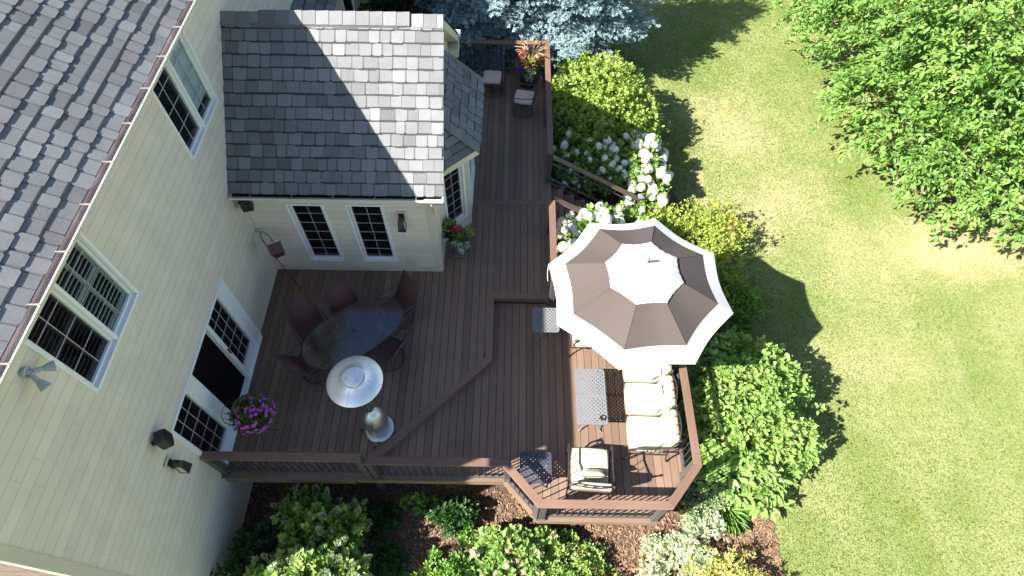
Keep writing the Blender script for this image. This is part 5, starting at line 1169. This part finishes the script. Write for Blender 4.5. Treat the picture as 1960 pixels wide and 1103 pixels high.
# bottom bed
PM = []
for sz in (1, .8):
    n = 100; z = rng.random(n) ** .8; a = rng.uniform(0, 2 * PI, n); rr = .055 * (1 - z) + .012; v = np.stack([np.cos(a) * rr, np.sin(a) * rr, z * .17], 1) * sz
    d = np.stack([np.cos(a), np.sin(a), rng.normal(.2, .4, n)], 1); o = leafmesh('panicle', v, d, np.tile([0, 0, 1.], (n, 1)) + unit(n) * .5, np.full(n, .032 * sz), np.full(n, .012 * sz), leafmat('panicle_cream', (.16, .24, .08), (.42, .47, .30), (.70, .72, .60), .7, .3), rng.uniform(.0, 1, n)); me = o.data; bpy.data.objects.remove(o); PM.append(me)
M['L_pan'] = M['L_hyd']
r_, P, N_, O = shrub('panicle_hydrangea', 'tall green shrub with pointed white flower spikes in the shaded bed', 'shrub', [(-3.25, 2.05, -.6, .62, .48, .55), (-3.55, 2.3, -.5, .35, .30, .50), (-2.85, 2.1, -.65, .35, .3, .45), (-3.15, 1.75, -.7, .5, .4, .5)], 330, 7, .10, .30, M['L_hyd'], .05, 'panicle hydrangeas', lump=.3, jit=.14, stem=26, up=.8)
put_blooms(r_, O, pick(P, N_, 26, .17, .1), 'panicle', PM, .7, 1.15)
r_, P, N_, O = shrub('panicle_hydrangea', 'sunlit green shrub with white flower spikes at the bottom edge', 'shrub', [(-3.35, 1.32, -.45, .5, .38, .48), (-2.75, 1.30, -.6, .45, .34, .42), (-3.85, 1.15, -.5, .4, .3, .4), (-2.95, 1.0, -.5, .6, .35, .5)], 380, 7, .11, .32, M['L_big'], .055, 'panicle hydrangeas', lump=.3, jit=.14, stem=26, up=.8)
put_blooms(r_, O, pick(P, N_, 30, .15, .1), 'panicle', PM, .8, 1.2)
shrub('fern_shrub', 'dark fern-like shrub in deep shade against the long beige wall', 'shrub', [(-4.25, 1.75, -.95, .5, .55, .42), (-4.45, 1.25, -.9, .4, .4, .42), (-4.0, 1.2, -.9, .4, .35, .4)], 380, 9, .085, .2, M['L_dark'], .07, lump=.3)
shrub('hellebore', 'low dark round-leaved plant in shade below the front railing', 'plant', [(-2.3, 2.35, -1.25, .26, .22, .16)], 50, 5, .10, .45, M['L_dark'], .05, core=False, stem=6)
shrub('hellebore', 'low dark round-leaved plant beside the tall panicle shrub', 'plant', [(-2.2, 1.6, -1.25, .30, .28, .16)], 60, 5, .11, .45, M['L_dark'], .05, core=False, stem=6)
shrub('geranium', 'small fresh green plant close under the shaded front railing', 'plant', [(-1.75, 2.62, -1.22, .2, .14, .14), (-1.42, 2.55, -1.25, .16, .16, .12)], 60, 6, .075, .38, M['L_hyd'], .04, core=False, stem=5)
shrub('peony', 'dark green cut-leaved plant in the shaded middle of the bed', 'plant', [(-1.0, 2.42, -1.15, .36, .26, .22)], 110, 7, .11, .2, M['L_dark'], .05, stem=6)
shrub('geranium', 'lone bright seedling at the edge of sun in the front bed', 'plant', [(-.78, 2.08, -1.22, .17, .15, .13), (-.45, 2.05, -1.24, .16, .12, .1)], 46, 6, .08, .3, M['L_lily'], .04, core=False, stem=5)
shrub('green_shrub', 'feathery green shrub at the bottom edge, left of the pink hydrangea', 'shrub', [(-1.1, 1.3, -1.02, .40, .36, .32), (-.85, 1.5, -1.1, .22, .22, .22)], 240, 8, .075, .2, M['L_lily'], .06, up=.8, lump=.3)
r_, P, N_, O = shrub('pink_hydrangea', 'sunlit light green shrub with faded pink blooms below the angled railing', 'shrub', [(-.05, 1.85, -1.0, .48, .42, .36), (.35, 1.62, -1.05, .45, .38, .32), (.1, 2.25, -1.05, .3, .3, .3), (.0, 1.35, -1.05, .5, .35, .32), (.62, 2.0, -1.1, .3, .18, .22)], 430, 7, .10, .36, M['L_broad'], .055, lump=.2, keep=notbay)
PB = [bloom_mesh(.062, 60, .8, 'F_pink')]; put_blooms(r_, O, pick(P, N_, 16, .2, .3), 'bloom', PB, .8, 1.2)
shrub('boxwood', 'small-leaved green shrub at the bottom edge below the bay railing', 'shrub', [(1.05, 1.45, -1.08, .42, .38, .3), (.75, 1.2, -1.1, .4, .3, .28), (1.5, 1.75, -1.2, .22, .2, .16)], 340, 9, .05, .3, M['L_big'], .055, lump=.25)
shrub('boxwood', 'sparse leafy shoots in the mulch at the bottom edge, right of the bay middle', 'plant', [(1.75, 1.25, -1.2, .35, .25, .18)], 60, 8, .055, .3, M['L_lily'], .05, core=False, lump=.3)
shrub('seedling', 'dark leafy seedlings just under the bay fascia', 'plant', [(.95, 2.0, -1.2, .3, .12, .14)], 40, 6, .10, .36, M['L_hyd'], .04, core=False, stem=4)

# trees ----------------------------------------------------------------
def limb_tree(name, label, cat, base, h, crown, nclus, m, L, per=26, tw=.16):
    """crown: list of (cx, cy, cz, rx, ry, rz); foliage in drooping sprays at limb ends"""
    O = base; rt = root(name, label, cat, O); mb = MB(); B = Vector(base); T = Vector((base[0] + .2, base[1] + .1, base[2] + h))
    mb.tube([B, B + Vector((.02, .03, h * .3)), B + Vector((.1, .05, h * .65)), T], [tw, tw * .8, tw * .5, tw * .15], 10); mb.build('trunk', M['bark'], rt, O)
    P = []; Nn = []
    for i, l in enumerate(crown):
        p, nn = dome_points(int(nclus / len(crown)), l[:3], l[3:], -.35, .06, .3, .16, i); P.append(p); Nn.append(nn)
    P = np.concatenate(P); Nn = np.concatenate(Nn); mb = MB(); ends = []
    for i in rng.choice(len(P), min(46, len(P)), replace=False):
        p = Vector(P[i]); z = random.uniform(.25, .85); s_ = B.lerp(T, z); mid = s_.lerp(p, .5) + Vector((0, 0, .15)); mb.tube([s_, mid, p], [.025, .014, .005], 5, cap=False)
    mb.build('limbs', M['bark'], rt, O)
    # each shoot = a spray of several tufts strung along an outward drooping twig
    ns = 5; out = Nn.copy(); out[:, 2] *= .35; out /= np.maximum(np.linalg.norm(out, axis=1)[:, None], .2); out += unit(len(out)) * .45
    Q = np.concatenate([P + out * (.13 * k) + np.array([0, 0, -.02 * k * k]) + rng.normal(0, .05, P.shape) for k in range(ns)]); QN = np.concatenate([out * .8 + np.array([0, 0, .45])] * ns)
    tb = np.tile(rng.uniform(0, 1, len(P)), ns)
    tufts('crown', Q, QN, per, .11, L, .22, m, rt, O, .9, .1, .3, .2, tbase=tb); return rt
limb_tree('ash_tree', 'large leafy green tree overhanging the lawn at the right', 'tree', (11.9, 12.2, G), 5.4,
          [(10.35, 11.8, .55, 1.8, 2.1, 1.0), (12.2, 10.5, .5, 2.4, 2.1, 1.1), (11.0, 14.6, .9, 2.4, 2.4, 1.3), (13.2, 13.2, 1.4, 3.2, 3.0, 1.9), (11.6, 12.6, 2.1, 2.2, 2.3, 1.3), (14.6, 11.2, .9, 2.4, 2.2, 1.5), (11.9, 12.4, 2.5, 2.6, 2.4, 1.6), (10.0, 16.6, .8, 1.7, 2.0, 1.2), (12.6, 16.5, 1.5, 3.0, 2.6, 1.6)], 2300, M['L_tree'], .145, 7)
def spruce(name, label, base, h, rad, m, whorls=13, zmin=.25, nb=11, per=15, L=.055, seed=0):
    O = base; rt = root(name, label, 'tree', O); mb = MB(); B = Vector(base); mb.tube([B, B + Vector((0, 0, h * .96))], [.14, .02], 8); mb.build('trunk', M['bark'], rt, O)
    mb = MB(); P = []; Nn = []
    for wq in range(whorls):
        f = wq / whorls; z = h * (zmin + (1 - zmin) * f); r = rad * (1 - f) ** .85 + .12; k = max(5, int(nb * (1 - f * .5)))
        for i in range(k):
            a = 2 * PI * (i + random.random() * .7) / k + wq; rl = r * random.uniform(.78, 1.1); s_ = B + Vector((0, 0, z)); d = Vector((math.cos(a), math.sin(a), 0)); e = s_ + d * rl + Vector((0, 0, -.12 * rl + .05)); mb.tube([s_, s_.lerp(e, .5) + Vector((0, 0, -.05 * rl)), e], [.025, .015, .005], 5, cap=False)
            sd = Vector((-d.y, d.x, 0)); nseg = max(3, int(rl / .14))
            for j in range(nseg):
                t = (j + 1) / nseg; c = s_.lerp(e, t) + Vector((0, 0, -.06 * rl * math.sin(PI * t))); hw = (1 - t) * rl * .42 + .07
                for q in (-1, 1):
                    mk = max(1, int(hw / .085))
                    for u in range(mk + 1): P.append(c + sd * q * hw * u / max(1, mk) + d * u * .05 + Vector((random.gauss(0, .025), random.gauss(0, .025), random.gauss(0, .03) - .02 * u))); Nn.append((d * .75 + sd * q * .55 + Vector((0, 0, .25))).normalized())
    mb.build('limbs', M['bark'], rt, O); P = np.array([tuple(p) for p in P]); Nn = np.array([tuple(p) for p in Nn])
    # every shoot is a short fat twig bristling with needles
    ns = 4; Q = np.concatenate([P + Nn * .035 * k for k in range(ns)]); QN = np.concatenate([Nn] * ns); tb = np.tile(rng.uniform(.1, 1, len(P)), ns)
    tufts('crown', Q, QN, per, .012, L, .13, m, rt, O, .75, .35, 0, .16, tbase=tb, fold=.1); return rt
spruce('blue_spruce', 'blue spruce with silvery branches reaching over the far deck corner', (1.2, 15.9, G), 7.0, 2.6, M['L_spruce'], 15)
spruce('blue_spruce', 'second blue spruce behind the wing roof gable', (-.95, 15.6, G), 6.6, 2.2, M['L_spruce'], 13)
spruce('dark_evergreen', 'dark green evergreen behind the wing roof ridge', (-3.3, 16.2, G), 4.2, 1.7, M['L_ever'], 10, .1)
shrub('dark_shrub', 'dark green shrub behind the far deck railing beneath the spruces', 'shrub', [(-1.6, 14.7, -.7, 1.0, .8, .75), (-3.0, 14.4, -.6, 1.0, .9, .8), (.1, 14.5, -.9, .8, .6, .5)], 500, 8, .09, .22, M['L_dark'], .07)

# ------------------------------------------------------------------ planters
t = root('flower_urn', 'grey stone urn of red flowers and trailing silver leaves beside the bay window', 'planter', (-1.12, 7.60, 0)); O = (-1.12, 7.60, 0)
mb = MB(); mb.box(-1.12 - .14, -1.12 + .14, 7.46, 7.74, .003, .07); mb.lathe([(.10, .07), (.115, .09), (.07, .13), (.075, .17), (.13, .26), (.175, .38), (.185, .46), (.205, .475), (.205, .49), (.18, .49), (.17, .44), (0, .44)], O, 32); mb.build('urn', M['stone'], t, O, bevel=.006)
def ptuft(rt, O, pts, nm, m, n=8, L=.07, Wd=.3, sp=.05, out=.9, up=.5, droop=.15):
    P = np.array([(O[0] + p[0], O[1] + p[1], p[2]) for p in pts], float); N_ = P - np.array([O[0], O[1], P[:, 2].mean() - .25]); N_ /= np.linalg.norm(N_, axis=1)[:, None]
    return tufts(nm, P, N_, n, sp, L, Wd, m, rt, O, out, up, droop)
def cloud(c, r, n):
    v = unit(n); return [tuple(np.array(c) + v[i] * r * rng.uniform(.5, 1)) for i in range(n)]
ptuft(t, O, cloud((-.02, .02, .56), np.array([.17, .17, .12]), 40), 'foliage', M['L_hyd']); ptuft(t, O, cloud((-.16, .17, .70), np.array([.13, .10, .10]), 26), 'fern', M['L_hyd'], 7, .09, .22)
ptuft(t, O, cloud((-.05, .06, .72), np.array([.12, .10, .06]), 26), 'red_flowers', M['F_red'], 9, .035, .45, .03); ptuft(t, O, cloud((.20, .06, .66), np.array([.09, .09, .08]), 20), 'lime_leaves', M['L_yellow'], 8, .06, .26)
ptuft(t, O, cloud((.02, -.15, .52), np.array([.12, .05, .06]), 14) + cloud((.17, -.12, .44), np.array([.06, .05, .10]), 12) + cloud((.05, -.20, .38), np.array([.03, .03, .09]), 7), 'silver_leaves', M['F_silver'], 7, .05, .34, .03)
b_ = np.zeros((110, 3)); a = rng.uniform(0, 2 * PI, 110); b_[:, 0] = O[0] - .12; b_[:, 1] = O[1] + .02; b_[:, 2] = .52
leafmesh('dark_grass', b_, np.stack([np.cos(a) * .8 - .4, np.sin(a) * .6, rng.uniform(.6, 1.5, 110)], 1), np.tile([.1, .1, 1.], (110, 1)), rng.uniform(.2, .36, 110), np.full(110, .005), M['L_dark'], rng.random(110), t, O, .1, .3)
t = root('grass_planter', 'dark round pot of fountain grass, red, purple and white flowers in the far deck corner', 'planter', (.36, 13.13, 0)); O = (.36, 13.13, 0)
mb = MB(); mb.lathe([(.15, .003), (.2, .04), (.235, .22), (.22, .36), (.235, .40), (.215, .41), (.20, .36), (0, .36)], O, 32); mb.build('pot', M['potdk'], t, O)
ptuft(t, O, cloud((0, -.02, .50), np.array([.22, .22, .12]), 46), 'foliage', M['L_hyd'], 8, .07); ptuft(t, O, cloud((.08, -.02, .72), np.array([.10, .10, .08]), 24), 'lime_leaves', M['L_yellow'], 8, .06)
ptuft(t, O, cloud((-.18, .06, .85), np.array([.09, .10, .10]), 22), 'red_flowers', M['F_red'], 9, .04, .45, .03); ptuft(t, O, cloud((-.10, .12, 1.0), np.array([.05, .06, .06]), 12), 'coral_flowers', M['F_pink'], 9, .04, .45, .03)
ptuft(t, O, cloud((-.22, -.14, .58), np.array([.09, .08, .09]), 18), 'purple_flowers', M['F_purple'], 8, .04, .45, .03); ptuft(t, O, cloud((.06, -.16, .58), np.array([.13, .06, .05]), 20), 'white_flowers', M['white_bloom'], 8, .04, .45, .03)
ptuft(t, O, cloud((.03, -.22, .42), np.array([.10, .06, .10]), 16), 'silver_leaves', M['F_silver'], 7, .05, .34)
n = 320; a = rng.uniform(0, 2 * PI, n); b_ = np.zeros((n, 3)); b_[:, 0] = O[0] + .05 + .04 * np.cos(a); b_[:, 1] = O[1] + .04 * np.sin(a); b_[:, 2] = .6
leafmesh('grass', b_, np.stack([np.cos(a) * .6, np.sin(a) * .6, rng.uniform(.5, 1.5, n)], 1), np.tile([.1, .1, 1.], (n, 1)), rng.uniform(.35, .62, n), np.full(n, .005), M['L_plume'], rng.random(n) * .6, t, O, .1, .35)
for i in range(22):
    a = 2 * PI * i / 22 + random.random() * .3; l = random.uniform(.42, .62); p0 = Vector((O[0] + .05, O[1], .7)); d = Vector((math.cos(a), math.sin(a), 0)); p1 = p0 + d * l * .45 + Vector((0, 0, l * .72)); p2 = p0 + d * l * .72 + Vector((0, 0, l * .74)); mb = MB(); mb.tube([p0, p0.lerp(p1, .6) + Vector((0, 0, .05)), p1], .002, 4, cap=False); mb.tube([p1, p1.lerp(p2, .5) + Vector((0, 0, .012)), p2], [.009, .013, .005], 6); mb.build('plume', M['L_plume'], t, O)
t = root('petunia_stand', 'ball of magenta petunias in a wire plant stand in front of the sliding door', 'planter', (-4.33, 3.50, 0)); O = (-4.33, 3.50, 0)
mb = MB()
for i in range(14):
    a = 2 * PI * i / 14; mb.tube([(O[0] - .02 + .05 * math.cos(a), O[1] + .05 * math.sin(a), .35), (O[0] - .05 + .17 * math.cos(a), O[1] + .17 * math.sin(a), .85), (O[0] - .13 + .23 * math.cos(a), O[1] - .02 + .23 * math.sin(a), 1.16)], .004, 5, cap=False)
for z, r in ((.55, .10), (.85, .17), (1.16, .23)): mb.tube([(O[0] - .05 - (.08 if z > 1 else 0) + r * math.cos(a), O[1] + r * math.sin(a), z) for a in np.linspace(0, 2 * PI, 28, endpoint=False)], .005, 5, closed=True)
mb.build('wire_basket', M['lampblk'], t, O)
for i in range(3):
    a = 2 * PI * i / 3 + .4; mb = MB(); mb.tube([(O[0], O[1], .40), (O[0] + .10 * math.cos(a), O[1] + .10 * math.sin(a), .2), (O[0] + .2 * math.cos(a), O[1] + .2 * math.sin(a), .01)], .006, 6); mb.build('leg', M['lampblk'], t, O)
C0 = np.array([O[0] + .10, O[1], 1.06]); v = unit(210); P = C0 + v * np.array([.31, .29, .25]) * rng.uniform(.6, 1.05, (210, 1)); tufts('foliage', P, v, 9, .05, .06, .28, leafmat('leaf_petunia', (.04, .08, .02), (.09, .14, .035), (.20, .24, .07)), t, O)
v = unit(330); v = v[v[:, 2] > -.35]; k = v[:, 0] + .35 * v[:, 2] + rng.normal(0, .5, len(v)); v = v[k > -.2][:84]; P = C0 + v * np.array([.36, .34, .28])
me = None
o = leafmesh('flower', np.repeat(np.zeros((1, 3)), 10, 0), np.stack([np.cos(np.arange(10) * PI / 5), np.sin(np.arange(10) * PI / 5), np.full(10, .35)], 1), np.tile([0, 0, 1.], (10, 1)), np.full(10, .032), np.full(10, .014), M['F_mag'], rng.random(10)); me = o.data; bpy.data.objects.remove(o)
for p, q in zip(P, v):
    o = bpy.data.objects.new('flower', me); COL.objects.link(o); o.parent = t; o.location = tuple(p - np.array(O)); o.rotation_euler = Vector(q).to_track_quat('Z', 'Y').to_euler(); s_ = random.uniform(.75, 1.3); o.scale = (s_,) * 3

# lawn blades ----------------------------------------------------------
n = 300000; x = rng.uniform(3.0, 17.5, n); y = rng.uniform(.2, 19.5, n)
bx = np.interp(y, [0, 1.5, 2.8, 4.2, 5.5, 6.6, 7.6, 8.8, 9.9, 11, 11.8, 13, 14.2, 15.6, 17.5, 19], [4.6, 4.72, 5.1, 5.45, 5.5, 5.35, 5.25, 5.0, 4.5, 4.05, 3.78, 3.68, 3.3, 2.9, 2.85, 2.0])
ok = (x > bx + rng.normal(0, .03, n)) & (((x - 11.7) / 1.65) ** 2 + ((y - 12) / 1.55) ** 2 > 1); x, y = x[ok], y[ok]; n = len(x)
b_ = np.stack([x, y, np.full(n, G)], 1); d = rng.normal(0, 1, (n, 3)); d[:, 2] = rng.uniform(.25, 1.0, n)
pt = np.sin(x * 1.1 + np.sin(y * .9) * 2) * np.cos(y * .8 - x * .5) * .12
for (px, py, rx, ry, st_, lo) in LAWN_PATCH: pt += np.clip(1.1 - np.hypot((x - px) / rx, (y - py) / ry) + rng.normal(0, .2, n), 0, .6) * st_ * .8
tn = np.clip(.36 + pt + rng.normal(0, .2, n), 0, 1)
o = leafmesh('grass', b_, d, unit(n) + np.array([0, 0, 1.]), rng.uniform(.035, .065, n), rng.uniform(.004, .008, n), M['blade'], tn, fold=.1, droop=.2); tag(o, 'short dry-patched mown grass covering the lawn', 'grass', kind='stuff')
